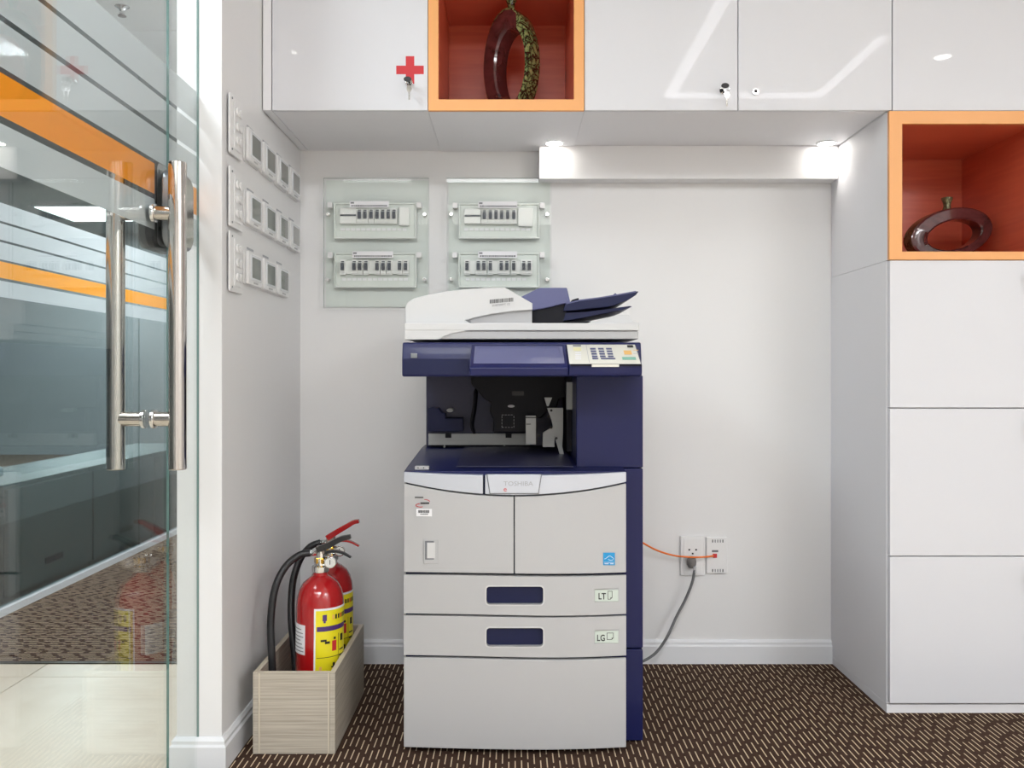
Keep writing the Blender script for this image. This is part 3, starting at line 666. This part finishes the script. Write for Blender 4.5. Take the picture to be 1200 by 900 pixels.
def extinguisher(loc, label, lever, handle_tilt, hose, rz=0, tilt=0):
    t = thing('fire_extinguisher', loc, label, 'fire extinguisher', 'fire extinguishers in the wooden box')
    WO[t.name] = Vector((0, 0, 0)); r = .0665
    mk('cylinder', lathe(B(), [(.056, 0), (.058, .003), (r, .006), (r, .355), (r*.97, .378), (r*.88, .401), (r*.72, .42), (r*.5, .433), (r*.3, .441), (.019, .446), (.019, .455)], (0, 0, 0), 56), 'ext_red', t, smooth='auto')
    # label wraps; angle -90 faces the camera
    y = curved('yellow_label', r+.0002, -88, 2, .05, .352, 'yellow', t)
    for z0, z1, m_ in ((.045, .05, 'paper'), (.352, .358, 'paper')): curved('label_border', r+.0002, -91, 5, z0, z1, m_, y, .0005)
    curved('label_border', r+.0002, -92, -88, .045, .358, 'paper', y, .0005, 3)
    curved('purple_band', r+.0009, -85, 0, .292, .306, 'purple', y, .0003)
    curved('shield_mark', r+.0009, -72, -62, .322, .340, 'purple', y, .0003, 4)
    curved('shield_mark', r+.0009, -69.5, -64.5, .316, .322, 'purple', y, .0003, 4)
    for k in range(6): curved('heading_letter', r+.0009, -48+k*8, -43+k*8, .324, .337, 'amber' if k in (0,) else 'red_print' if k == 3 else 'dark', y, .0003, 2)
    curved('ruled_line', r+.0009, -85, -5, .215, .2165, 'dark', y, .0003); curved('ruled_line', r+.0009, -85, -5, .142, .1435, 'dark', y, .0003)
    curved('ruled_line', r+.0009, -30, -29, .06, .28, 'dark', y, .0003, 1)
    curved('pictogram', r+.0009, -48, -36, .232, .262, 'red_print', y, .0003, 4); curved('pictogram', r+.0009, -44, -38, .265, .272, 'dark', y, .0003, 3)
    curved('pictogram', r+.0009, -76, -62, .262, .268, 'dark', y, .0003, 3); curved('pictogram', r+.0009, -66, -54, .255, .262, 'dark', y, .0003, 3)
    curved('pictogram', r+.0009, -82, -68, .158, .176, 'red_print', y, .0003, 4); curved('pictogram', r+.0009, -79, -73, .176, .190, 'amber', y, .0003, 3)
    curved('pictogram', r+.0009, -46, -40, .165, .198, 'dark', y, .0003, 3); curved('pictogram', r+.0009, -50, -38, .184, .188, 'dark', y, .0003, 3)
    curved('pictogram', r+.0009, -52, -48, .085, .110, 'dark', y, .0003, 3); curved('pictogram', r+.0009, -22, -12, .255, .275, 'dark', y, .0003, 3)
    random.seed(7)
    for k in range(10): curved('small_print', r+.0009, -26, random.uniform(-12, -4), .075+k*.017, .079+k*.017, 'dark', y, .0003, 2)
    wl = curved('white_label', r+.0002, -174, -115, .222, .308, 'paper', t)
    for k in range(7): curved('small_print', r+.0009, -170, -118-random.uniform(0, 14), .230+k*.0105, .2325+k*.0105, 'grey_print', wl, .0003, 6)
    # valve
    v = mk('valve', lathe(B(), [(.023, .452), (.024, .456), (.024, .468), (.017, .472), (.0165, .478), (.0165, .492), (.013, .495), (.012, .512)], (0, 0, 0), 24), 'chrome', t, smooth='auto')
    mk('brass_nut', lathe(B(), [(.0172, .476), (.0185, .479), (.0185, .491), (.0172, .494)], (0, 0, 0), 6), 'brass', v)
    bm = B(); cyl(bm, (.030, -.018, .481), .0165, .012, 'y', 24); cyl(bm, (.014, -.010, .481), .006, .016, 'x', 10); gg = mk('gauge', bm, 'chrome', t, bevel=.001)
    mk('gauge_face', cyl(B(), (.030, -.0188, .481), .0135, .0007, 'y', 24), 'gauge', gg)
    bm = B(); box(bm, .029, .031, -.0194, -.0189, .476, .49); mk('needle', bm, 'dark', gg)
    bm = B(); box(bm, -.012, .013, -.011, .011, .503, .528); mk('valve_head', bm, 'steel_b', t, bevel=.003)
    def bar(pts, wd, th, m_, nm):
        bm = B(); q = catmull(pts, 6); R_ = []
        for i, p in enumerate(q):
            tn = (q[min(i+1, len(q)-1)]-q[max(i-1, 0)]).normalized(); nn = Vector((0, 1, 0)).cross(tn).normalized()
            f = 1-.35*i/len(q)
            R_.append([bm.verts.new(p+nn*a*th*f+Vector((0, b*wd*f, 0))) for a, b in ((-1, -1), (-1, 1), (1, 1), (1, -1))])
        for a, b in zip(R_, R_[1:]):
            for k in range(4): bm.faces.new((a[k], a[(k+1) % 4], b[(k+1) % 4], b[k]))
        bm.faces.new(R_[0]); bm.faces.new(R_[-1][::-1]); return mk(nm, bm, m_, t, bevel=.0015)
    bar([(-.010, 0, .516), (.02, 0, .528), (.055, 0, .548), (.072, 0, .553), (.084, 0, .556)] if handle_tilt else [(-.010, 0, .520), (.02, 0, .540), (.05, 0, .558), (.07, 0, .570), (.086, 0, .573)], .012, .009, lever, 'lever')
    bar([(.004, 0, .505), (.035, 0, .512), (.06, 0, .508), (.086, 0, .494)], .010, .004, lever, 'carry_handle')
    mk('hose_nut', cyl(B(), (-.034, 0, .506), .0095, .024, 'x', 6), 'chrome', t)
    mk('hose', tube(B(), catmull(hose, 8), .0105, 14), 'rubber', t, smooth='auto')
    t.rotation_euler = (0, tilt, rz); t.scale = (1, 1, .955); return t
EX1 = (-.548, 2.448, .0125)
extinguisher(EX1, 'red fire extinguisher at the front of the wooden box, with a black lever', 'black', True,
             [(-.03, 0, .506), (-.06, -.006, .500), (-.095, -.02, .468), (-.118, -.04, .41), (-.125, -.055, .32), (-.118, -.068, .23), (-.109, -.075, .10), (-.107, -.075, .02)], tilt=math.radians(.6))
EX2 = (-.548, 2.606, .0125)
extinguisher(EX2, 'red fire extinguisher at the back of the wooden box, with red levers', 'ext_red', False,
             [(-.03, 0, .506), (-.062, -.004, .492), (-.092, -.010, .45), (-.108, -.03, .38), (-.104, -.06, .28), (-.088, -.085, .18), (-.080, -.10, .10), (-.079, -.10, .02)], tilt=math.radians(0))

# ---------------- copier ----------------
cp = thing('photocopier', (.03, 2.5, 0), 'floor standing navy and grey photocopier with scanner lid, doors and paper drawers', 'photocopier')
YP = 2.27
cX = lambda u, y=YP: (u-VX)*y/F
cZ = lambda v, y=YP: 1+(VY-v)*y/F
xa, xb = cX(472.5), cX(734.5); xm = (xa+xb)/2; hw = (xb-xa)/2
yf = lambda x: YP+.012-.016*(1-((x-xm)/hw)**2)
def panel(name, x0, x1, zb, zt, m_, par=cp, dep=.02, n=28, off=0, bevel=.002):
    bm = B(); fr = []; bk_ = []
    zb_ = zb if callable(zb) else (lambda x: zb); zt_ = zt if callable(zt) else (lambda x: zt)
    for i in range(n+1):
        x = x0+(x1-x0)*i/n; a, b = zb_(x), zt_(x); y = yf(x)-off
        fr.append((bm.verts.new((x, y, a)), bm.verts.new((x, y, b)))); bk_.append((bm.verts.new((x, YP+dep, a)), bm.verts.new((x, YP+dep, b))))
    for i in range(n):
        bm.faces.new((fr[i][0], fr[i+1][0], fr[i+1][1], fr[i][1])); bm.faces.new((bk_[i][0], bk_[i][1], bk_[i+1][1], bk_[i+1][0]))
        bm.faces.new((fr[i][1], fr[i+1][1], bk_[i+1][1], bk_[i][1])); bm.faces.new((fr[i][0], bk_[i][0], bk_[i+1][0], fr[i+1][0]))
    for k in (0, n): bm.faces.new((fr[k][0], fr[k][1], bk_[k][1], bk_[k][0]))
    return mk(name, bm, m_, par, bevel=bevel)
wav = lambda v, a=1.0: (lambda x: cZ(v+a*math.sin((x-xm)/hw*PI*.9)))
mk('chassis', bx(xa+.004, xb-.004, YP+.024, 2.86, .03, cZ(557)), 'navy_d', cp)
for x in (xa+.04, xb-.04):
    for y in (2.34, 2.80): mk('caster', lathe(B(), [(.014, 0), (.018, .004), (.018, .026), (.012, .03)], (x, y, 0), 20), 'black', cp)
mk('side_cover', bx(xa, xa+.0038, YP+.026, 2.86, .03, cZ(557)), 'beige', cp)
panel('lower_cover', xa, xb, wav(878, .5), wav(772.5, .9), 'beige')
for v0, v1, hb, lt in ((723, 769.5, (735.5, 757), 'LG'), (675, 720.5, (687, 708), 'LT')):
    p = panel('paper_drawer', xa, xb, wav(v1, .9), wav(v0, .7), 'beige')
    hx0, hx1 = cX(570), cX(636.5); yq = yf(xm)
    cut(p, prism(B(), rr(hx0, hx1, cZ(hb[1]), cZ(hb[0]), .009), 'y', yq-.05, yq+.016))
    lx0, lx1 = cX(697), cX(725.5); lv = (hb[0]+3.5, hb[1]-2); yl = yf(cX(711))
    cut(p, bx(lx0, lx1, yl-.05, yl+.004, cZ(lv[1]), cZ(lv[0])))
    bm = prism(B(), rr(hx0+.0005, hx1-.0005, cZ(hb[1])+.0005, cZ(hb[0])-.0005, .0085), 'y', yq+.0135, yq+.0158); mk('handle_recess', bm, 'navy_d', p)
    r_ = mk('handle_rim', prism(B(), rr(hx0-.0035, hx1+.0035, cZ(hb[1])-.0035, cZ(hb[0])+.0035, .012), 'y', yq-.0006, yq+.003), 'lid', p); cut(r_, prism(B(), rr(hx0, hx1, cZ(hb[1]), cZ(hb[0]), .009), 'y', yq-.05, yq+.05))
    lw_ = mk('size_window', bx(lx0+.0008, lx1-.0008, yl+.0015, yl+.0035, cZ(lv[1])+.0008, cZ(lv[0])-.0035), 'lcdwin', p)
    text('size_letters', lt, .0235, (cX(701.3 if lt == 'LT' else 699.6), yl+.0012, cZ(lv[1]-2.8)), 'dark', p, sx=.80 if lt == 'LT' else .78, bold=.0004)
    if lt == 'LT': a0, a1, b0, b1 = 712.5, 718, lv[0]+3, lv[1]-2.6
    else: a0, a1, b0, b1 = 711.5, 719.5, lv[0]+3.6, lv[1]-4.2
    X0, X1_, Z1, Z0 = cX(a0), cX(a1), cZ(b0), cZ(b1); t_ = .0012; bm = B(); ya, yb = yl+.0008, yl+.0014
    box(bm, X0, X0+t_, ya, yb, Z0, Z1); box(bm, X0, X1_, ya, yb, Z1-t_, Z1); box(bm, X1_-t_, X1_, ya, yb, Z0+.004, Z1); box(bm, X0, X1_-.004, ya, yb, Z0, Z0+t_)
    prism(bm, [(X1_-.005, Z0), (X1_, Z0+.005), (X1_-.005, Z0+.005)], 'y', ya, yb)
    mk('page_mark', bm, 'dark', p)
arc = lambda d: (lambda x: cZ(580.5+d-14.5*((x-cX(603.5))/hw)**2))
dl_ = panel('left_door', xa, cX(602), wav(672, .6), arc(1.2), 'beige', n=24)
dr_ = panel('right_door', cX(603.2), xb, wav(672, .6), arc(1.2), 'beige', n=24)
# indicator window on left door
x, z = cX(505), cZ(647); yy = yf(x)
iw = mk('indicator_frame', bx(x-.0195, x+.0195, yy-.0022, yy+.001, z-.031, z+.031), 'beige', dl_, bevel=.001)
cut(iw, bx(x-.0165, x+.0165, yy-.05, yy-.0002, z-.021, z+.029))
mk('indicator_slide', bx(x-.0105, x+.0105, yy-.0015, yy-.0002, z-.017, z+.024), 'lid', iw)
mk('indicator_backing', bx(x-.0165, x+.0165, yy-.0006, yy-.0002, z-.021, z+.029), 'grey_print', iw)  # grey sheet that outlines the slide
# stickers
x, z = cX(496), cZ(601); yy = yf(x)
s_ = mk('barcode_sticker', bx(x-.019, x+.0225, yy-.0022, yy-.0012, z-.010, z+.0095), 'paper', dl_)
bm = B(); random.seed(3); xx = x-.014
while xx < x+.015: wd = random.uniform(.0007, .0024); box(bm, xx, xx+wd, yy-.0027, yy-.0023, z-.001, z+.0065); xx += wd+.0008
xx = x-.008
while xx < x+.011: box(bm, xx, xx+.0015, yy-.0027, yy-.0023, z-.0055, z-.0030); xx += .0023
mk('barcode', bm, 'dark', s_)
yy -= .0018
def arc_tube(cx_, cz_, rx, rz_, a0, a1, r): return tube(B(), [(cx_+rx*math.cos(math.radians(a)), yy, cz_+rz_*math.sin(math.radians(a))) for a in [a0+(a1-a0)*i/12 for i in range(13)]], r, 6)
mk('logo_stroke', arc_tube(cX(498), cZ(588.5), .012, .006, 100, 0, .0008), 'red_print', dl_); mk('logo_stroke', arc_tube(cX(492.5), cZ(592.5), .012, .0045, 100, 300, .0009), 'red_print', dl_)
bm = B(); xx = cX(486)
while xx < cX(495.5): box(bm, xx, xx+.0018, yy, yy+.0004, cZ(584), cZ(582.5)); xx += .0025
xx = cX(492.5)
while xx < cX(502.5): box(bm, xx, xx+.0022, yy, yy+.0004, cZ(591), cZ(589)); xx += .0026
mk('logo_print', bm, 'dark', dl_)
x, z = cX(714), cZ(655.5); yy = yf(x)-.0025
s_ = mk('blue_energy_sticker', bx(x-.0155, x+.0155, yy, yy+.0012, z-.0165, z+.0165), 'blue_st', dr_)
yy -= .0004
bm = tube(B(), [(x-.012+.024*i/14, yy, z+.004-.004*math.cos(i/14*5.5)) for i in range(15)], .0006, 6); tube(bm, [(x-.002+.014*i/8, yy, z-.001-.0025*math.sin(i/8*3.1)) for i in range(9)], .0006, 6)
box(bm, x-.013, x+.013, yy-.0001, yy+.0003, z-.0095, z-.0086); box(bm, x-.012, x-.001, yy-.0001, yy+.0003, z-.0135, z-.0118); box(bm, x+.003, x+.012, yy-.0001, yy+.0003, z-.0135, z-.0118)
mk('sticker_print', bm, 'paper', s_)
# silver band
top = lambda x: cZ(557-3.5*((x-xm)/hw)**2)
bl = panel('silver_band', xa, cX(566), arc(-.6), top, 'silver', off=.002)
br_ = panel('silver_band', cX(568.5), xb, arc(-.6), top, 'silver', off=.002)
yq = yf(cX(603))-.002
lt_ = mk('release_latch', prism(B(), [(cX(571), cZ(555.5)), (cX(634), cZ(555.5)), (cX(630.5), cZ(577.5)), (cX(574.5), cZ(577.5))], 'y', yq-.006, yq+.004), 'silver', cp, bevel=.002)
mk('latch_gap', prism(B(), [(cX(570), cZ(555.2)), (cX(635), cZ(555.2)), (cX(631.3), cZ(578.6)), (cX(573.7), cZ(578.6))], 'y', yq-.0006, yq+.003), 'grey_print', lt_)
text('latch_lettering', 'TOSHIBA', .0165, (cX(590), yq-.0064, cZ(568.5)), 'faint', lt_, sx=1.15)
text('latch_letter', 'e', .019, (cX(590), yq-.0064, cZ(575.2)), 'red_print', lt_)
# output deck
zt = cZ(553)
bm = B(); prism(bm, [(YP+.017, cZ(557)-.004), (YP+.017, zt+.0005), (2.36, zt+.006), (2.74, .772), (2.84, .772), (2.84, cZ(557)-.004)], 'x', xa, xb)
mk('output_deck', bm, 'navy', cp, bevel=.002)
mk('paper_guide', prism(B(), [(-.15, .0), (.10, .0), (.13, .003), (-.17, .003)], 'z', .7755, .777), 'ink', cp) if False else None
bm = B(); prism(bm, [(2.33, zt+.006), (2.74, .7735), (2.74, .7765), (2.33, zt+.0085)], 'x', -.15, .165); mk('tray_insert', bm, 'cavity', cp, bevel=.001)
mk('paper_stop', bx(cX(486.5, 2.31), cX(503, 2.31), 2.30, 2.318, zt+.002, zt+.012), 'lid_s', cp, bevel=.0015)
for u in (490, 496.5): mk('stop_hole', cyl(B(), (cX(u, 2.3), 2.2995, zt+.0075), .0018, .0004, 'y', 12), 'dark', cp)
# right column (navy) to the floor and cavity
mk('right_column', bx(.175, .3565, 2.345, 2.86, zt+.003, 1.0), 'navy', cp, bevel=.003)
mk('right_cover', bx(xb+.001, .3565, 2.345, 2.86, .258, zt+.001), 'navy', cp, bevel=.003)
mk('right_cover', bx(xb+.001, .3565, 2.345, 2.86, .006, .2545), 'navy', cp, bevel=.003)
mk('rear_wall', bx(-.274, .174, 2.75, 2.86, .773, 1.0), 'cavity', cp, bevel=.003)
D = lambda u, y: (u-VX)*y/F
Z = lambda v, y: 1+(VY-v)*y/F
y = 2.738
mk('inner_rail', bx(D(502, y), D(621, y), y, 2.7495, Z(521.5, y), Z(508, y)), 'metalplate', cp, bevel=.001)
for u in (525.5, 596):
    mk('rail_clip', bx(D(u-3.5, y), D(u+3.5, y), y-.004, y-.0003, Z(513, y), Z(508, y)), 'ink', cp)
for u in (521, 591): mk('rail_stud', cyl(B(), (D(u, y), y-.006, Z(523, y)), .004, .008, 'y', 12), 'metalplate', cp)
yy = 2.60
pts = [(552, 437), (666, 437), (665, 464), (655, 468), (652, 480), (641, 482), (634, 490), (619, 490), (619, 507), (578, 507), (578, 492), (574, 482), (575, 472), (566, 466), (560, 458), (552, 450)]
mk('exit_unit', prism(B(), [(D(u, yy), Z(v, yy)) for u, v in pts], 'y', yy, 2.7495), 'ink', cp, bevel=.004)
mk('exit_slot', bx(D(600, yy), D(614, yy), yy-.001, yy-.0002, Z(463.5, yy), Z(458.5, yy)), 'black', cp)
mk('indicator_lens', prism(B(), circ(D(599, yy), Z(476, yy), .0105, 20, .004), 'y', yy-.002, yy-.0002), 'lid_s', cp)
bm = B(); a0, a1, b0, b1 = D(588, yy), D(602, yy), Z(501, yy), Z(486, yy); L_ = .006
for k in range(4):
    f = k/4; box(bm, a0+(a1-a0)*f, a0+(a1-a0)*f+L_, yy-.0008, yy-.0002, b1-.0012, b1); box(bm, a0+(a1-a0)*f+.001, a0+(a1-a0)*f+L_, yy-.0008, yy-.0002, b0, b0+.0012)
    box(bm, a0, a0+.0012, yy-.0008, yy-.0002, b0+(b1-b0)*f, b0+(b1-b0)*f+L_); box(bm, a1, a1+.0012, yy-.0008, yy-.0002, b0+(b1-b0)*f, b0+(b1-b0)*f+L_)
mk('dashed_square_mark', bm, 'lid_s', cp)
bm = prism(B(), [(D(u, 2.70), Z(v, 2.70)) for u, v in ((501, 478), (514, 478), (517, 483), (522, 484), (522, 490), (543, 490), (543, 506), (501, 506))], 'y', 2.70, 2.7495); mk('inner_step', bm, 'navy_d', cp, bevel=.003)
mk('inner_button', prism(B(), circ(D(527, 2.7), Z(481, 2.7), .0105, 20, .006), 'y', 2.706, 2.7495), 'lid_s', cp, bevel=.001)
mk('lower_lip', bx(D(503, 2.72), D(665, 2.72), 2.72, 2.7495, .776, Z(523, 2.72)), 'ink', cp, bevel=.002)
bm = tube(B(), catmull([(D(558, 2.64), 2.64, Z(455, 2.64)), (D(556, 2.63), 2.63, Z(478, 2.63)), (D(553, 2.62), 2.62, Z(497, 2.62)), (D(556, 2.61), 2.61, Z(508, 2.61))], 6), [.004]+[.009]*10+[.009]*6+[.006]*2, 8, .5); mk('paper_flap', bm, 'ink', cp, smooth=True)
# finisher guide metal at the right of the cavity
y = 2.56
mk('guide_plate', prism(B(), [(D(u, y), Z(v, y)) for u, v in ((641, 478), (660, 478), (660, 506), (659, 524), (661, 533), (656, 533), (650, 512), (650, 524), (636, 524), (636, 507), (648, 500), (646, 492))], 'y', y, y+.01), 'metalplate', cp, bevel=.001)
mk('guide_plate', bx(D(616, y), D(628, y), y, y+.008, Z(521, y), Z(487, y)), 'metalplate', cp, bevel=.001)
bm = B(); box(bm, D(628.3, y), D(629.4, y), y-.002, y+.004, Z(521, y), Z(489, y)); box(bm, D(616, y), D(629, y), y-.002, y-.0003, Z(490, y), Z(489, y)); box(bm, D(616.5, y), D(622, y), y-.002, y-.0003, Z(497.5, y), Z(496.5, y)); mk('guide_slot', bm, 'black', cp)
mk('guide_arm', prism(B(), [(D(u, y), Z(v, y)) for u, v in ((638, 466), (647, 466), (643, 476), (641, 476))], 'y', y, y+.01), 'metalplate', cp)
for u, v in ((646, 481), (643, 488), (646, 501), (652, 513.5), (632, 510.5)): mk('guide_bolt', cyl(B(), (D(u, y), y-.003, Z(v, y)), .0038, .0028, 'y', 12), 'black', cp)
mk('guide_stripe', bx(D(664, 2.5), D(674, 2.5), 2.5, 2.52, Z(480, 2.5), Z(448, 2.5)), 'metalplate', cp)
mk('inner_block', bx(D(665, 2.5), .1745, 2.52, 2.7495, .778, 1.0), 'ink', cp)
# scanner unit
yS = 2.235
SX = lambda u: (u-VX)*yS/F
SZ = lambda v: 1+(VY-v)*yS/F
bm = B(); prism(bm, [(yS+.004, .997), (yS, 1.004), (yS, SZ(420)), (yS+.012, SZ(401)), (2.82, SZ(401)), (2.82, .997)], 'x', SX(471), SX(752))
mk('scanner_body', bm, 'navy', cp, bevel=.004, seg=3)
mk('scanner_trim', bx(SX(473), SX(549), yS-.0012, yS-.0002, 1.0035, SZ(420.5)), 'navy_d', cp)
mk('scanner_badge', bx(SX(481.5), SX(489), yS-.003, yS-.0013, SZ(419.5), SZ(414)), 'grey_metal', cp, bevel=.0008)
yT = 2.13
TX = lambda u: (u-VX)*yT/F
TZ = lambda v: 1+(VY-v)*yT/F
bm = B(); prism(bm, [(yT, .999), (yT-.004, TZ(431)), (yT+.006, TZ(427)), (yS+.01, TZ(401.5)), (yS+.02, .999)], 'x', TX(550), TX(666)); q = mk('document_ledge', bm, 'navy', cp, bevel=.003, seg=3)
# sloping face inset
def slope_y(z): t_ = (z-TZ(427))/(TZ(401.5)-TZ(427)); return yT+.006+(yS+.01-yT-.006)*t_
zz0, zz1 = TZ(425.5), TZ(404.5)
def slab(name, x0, x1, z0, z1, off, th, m_, par, inset=0, bevel=0):
    bm = B(); prism(bm, [(slope_y(z0)-off, z0), (slope_y(z1)-off, z1), (slope_y(z1)-off-th, z1), (slope_y(z0)-off-th, z0)], 'x', x0, x1); return mk(name, bm, m_, par, bevel=bevel)
rim = slab('ledge_rim', TX(554.5), TX(662), zz0-.001, zz1+.001, -.001, .0035, 'navy_lit', q, bevel=.001)
cut(rim, prism(B(), [(TX(557), zz0+.002), (TX(659.5), zz0+.002), (TX(657), zz1-.002), (TX(559), zz1-.002)], 'y', yT-.2, yT+.3))
slab('ledge_inset', TX(556.5), TX(660), zz0+.001, zz1-.001, .0002, .0006, 'navy_lit', q)
# control panel
CXp = lambda u: (u-VX)*2.19/F
cb = B(); prism(cb, [(yT+.01, .999), (yT+.005, 1.01), (yT+.006, TZ(427)), (yS+.01, TZ(401.5)), (yS+.02, .999)], 'x', TX(666.5), TX(753)); cbo = mk('console_base', cb, 'navy', cp, bevel=.003, seg=3)
cpn = slab('control_panel', TX(667.5), TX(751.5), TZ(426.5), TZ(402), .0002, .004, 'cream', cp, bevel=.001)
def on(name, u0, u1, v0, v1, m_, th=.0015, rnd=False):
    # shear follows the panel's perspective skew to the right
    z0, z1 = TZ(v1), TZ(v0)
    ym = slope_y((z0+z1)/2); um = (u0+u1)/2
    xm_ = (um-VX)*ym/F; wd = (u1-u0)/2*ym/F; zc_ = 1+(VY-(v0+v1)/2)*ym/F; t_ = (zc_-TZ(427))/(TZ(401.5)-TZ(427))
    z0 = zc_-(v1-v0)/2*ym/F; z1 = zc_+(v1-v0)/2*ym/F
    bm = B(); O = .0044
    prism(bm, [(slope_y(z0)-O, z0), (slope_y(z1)-O, z1), (slope_y(z1)-O-th, z1), (slope_y(z0)-O-th, z0)], 'x', xm_-wd, xm_+wd)
    return mk(name, bm, m_, cpn, bevel=.0008)
for k in range(3):
    for j in range(4): on('key_button', 691.5+k*9.4+j*.7, 698+k*9.4+j*.7, 407.6+j*3, 409.6+j*3, 'button')
on('key_button', 694, 701, 419.3, 421, 'button'); on('key_button', 704, 721, 419.3, 421, 'button')
on('yellow_key', 672, 681, 407, 411, 'lcd'); on('grey_key_strip', 671.5, 681, 404.2, 406, 'grey_print', .0008)  # grey strip above the yellow key
for j in range(4): on('small_key', 674, 681, 412.8+j*2.4, 414+j*2.4, 'paper', .0008)
on('panel_line', 688.3, 688.9, 403, 425, 'lid_s', .0004)
on('power_key', 735, 742, 404.2, 407.2, 'dark'); on('stop_key', 731, 740, 410.5, 415.5, 'amber'); on('start_key', 729, 745, 418.2, 421.6, 'green')
on('panel_line', 742, 748, 410, 410.6, 'amber', .0004); on('panel_line', 742, 748, 414, 414.5, 'lid_s', .0004)
mk('panel_slot', bx(TX(668.5), TX(693), yT-.0005, yT+.006, TZ(428.8), TZ(427.2)), 'ink', cbo); mk('panel_slot', bx(TX(726), TX(752), yT-.0005, yT+.006, TZ(428.8), TZ(427.2)), 'ink', cbo)
mk('panel_tab', bx(TX(693.5), TX(725.5), yT-.0005, yT+.006, TZ(430), TZ(427)), 'cream', cbo, bevel=.0006)
# lid and feeder
yL = 2.26
LX = lambda u, y=yL: (u-VX)*y/F
LZ = lambda v, y=yL: 1+(VY-v)*y/F
ld = mk('scanner_lid', bx(LX(474.5), LX(748.5), yL+.004, 2.78, LZ(397.5), LZ(388)), 'lid_s', cp, bevel=.003)
mk('lid_top', bx(LX(474), LX(749), yL, 2.785, LZ(387.5), LZ(378.5)), 'lid', cp, bevel=.003, seg=3)
sw_ = [(474.2, 398.2), (474.2, 387), (530, 387), (534, 388)] 
pts = [(474.2, 398), (474.2, 386.5), (560, 386.5), (545, 388), (531, 390.5), (521, 394), (514, 398)]
mk('lid_swoosh', prism(B(), [(LX(u), LZ(v)) for u, v in pts], 'y', yL+.001, yL+.02), 'lid', cp, bevel=.0015)
yA = 2.31
AX = lambda u, y=yA: (u-VX)*y/F
AZ = lambda v, y=yA: 1+(VY-v)*y/F
pts = [(475, 379.5), (475, 360), (478, 354), (486, 349.5), (500, 346), (520, 342), (545, 338.8), (570, 337.3), (592, 337), (624, 355.5), (624, 363), (600, 364.5), (575, 368), (555, 372.5), (545, 375.5), (550, 378), (560, 379.5)]
fd = mk('document_feeder', prism(B(), [(AX(u), AZ(v)) for u, v in pts], 'y', yA, 2.74), 'lid', cp, bevel=.006, seg=3)
pts = [(545, 375.5), (555, 372), (575, 367.5), (600, 364), (623.5, 362.5), (623.5, 379.5), (556, 379.5)]
mk('feeder_recess', prism(B(), [(AX(u, yA+.012), AZ(v, yA+.012)) for u, v in pts], 'y', yA+.012, 2.73), 'lid_s', fd, bevel=.001)
bm = B(); xx = 0; random.seed(5); y = yA-.0006
def q4(u0, v0, du, dv0, dv1):   # slanted bars on the feeder front
    sl = -.09
    return [(AX(u0), AZ(v0+dv1+(u0-574)*sl)), (AX(u0+du), AZ(v0+dv1+(u0+du-574)*sl)), (AX(u0+du), AZ(v0+dv0+(u0+du-574)*sl)), (AX(u0), AZ(v0+dv0+(u0-574)*sl))]
stk = mk('barcode_sticker', prism(B(), [(AX(572.5), AZ(361)), (AX(603), AZ(358)), (AX(603), AZ(346.5)), (AX(572.5), AZ(349.5))], 'y', yA-.0006, yA-.0001), 'lid', fd)
u = 574
while u < 601.5: du = random.choice((.45, .6, .9)); prism(bm, q4(u, 351.2, du, 0, 4.6), 'y', yA-.001, yA-.0007); u += du+.55
mk('barcode', bm, 'dark', stk)
text('barcode_number', '2548709FFT 1Z', .0075, (AX(576.5), yA-.0011, AZ(359.3)), 'grey_print', stk, rot=(PI/2, -.09, 0))
# feeder hood and trays
yH = 2.38
def pr(name, pts, y0, y1, m_, bevel=.002, par=cp): return mk(name, prism(B(), [((u-VX)*y0/F, 1+(VY-v)*y0/F) for u, v in pts], 'y', y0, y1), m_, par, bevel=bevel)
pr('feeder_hood', [(610, 348), (632, 337.2), (664.5, 337), (668.5, 354), (640, 361), (612, 366)], yH, 2.72, 'navy_lit', .003)
pr('feeder_throat', [(612, 364), (640, 360), (668, 353.5), (668, 358), (663, 360), (664, 366), (660, 378.5), (612, 378.5)], yH+.01, 2.70, 'ink', .002)
tr = pr('document_tray', [(660, 364.5), (663, 355.5), (680, 351.5), (700, 349), (725, 345), (745, 341.2), (748.5, 341.6), (745, 346), (735, 352), (722, 357), (712, 359.5), (690, 361.5), (675, 363.5)], yH, 2.70, 'navy_d', .0015)
tr['label'] = 'upper navy paper tray'
pr('tray_guide', [(670, 351.5), (678, 349), (679, 354), (671, 355)], yH+.06, 2.60, 'ink', .001, tr)
pr('tray_guide', [(719, 345.5), (721, 343.2), (723, 345)], yH+.06, 2.60, 'navy_lit', .0005, tr)
pr('tray_top', [(663, 355), (680, 351), (700, 348.5), (725, 344.5), (745, 340.8), (746, 342.2), (725, 346), (700, 350), (680, 352.6), (664, 356.5)], yH-.001, 2.69, 'navy_lit', .0005, tr)
tr2 = pr('exit_tray', [(660, 376), (662, 366.5), (690, 365), (712, 362), (738, 358.5), (741, 359), (730, 363), (712, 366.5), (690, 371), (672, 374.5)], yH+.01, 2.68, 'navy_d', .0015)
pr('dark_tray_bar', [(655, 379), (662, 376.5), (693, 376.5), (686, 379)], yH+.02, 2.66, 'ink', .0005)  # third, darkest bar below the trays
pr('lid_rise', [(685, 379.5), (700, 375.5), (725, 368.5), (737, 368.5), (741, 376), (749, 378.3), (749, 379.5)], yH-.04, 2.70, 'lid', .002)
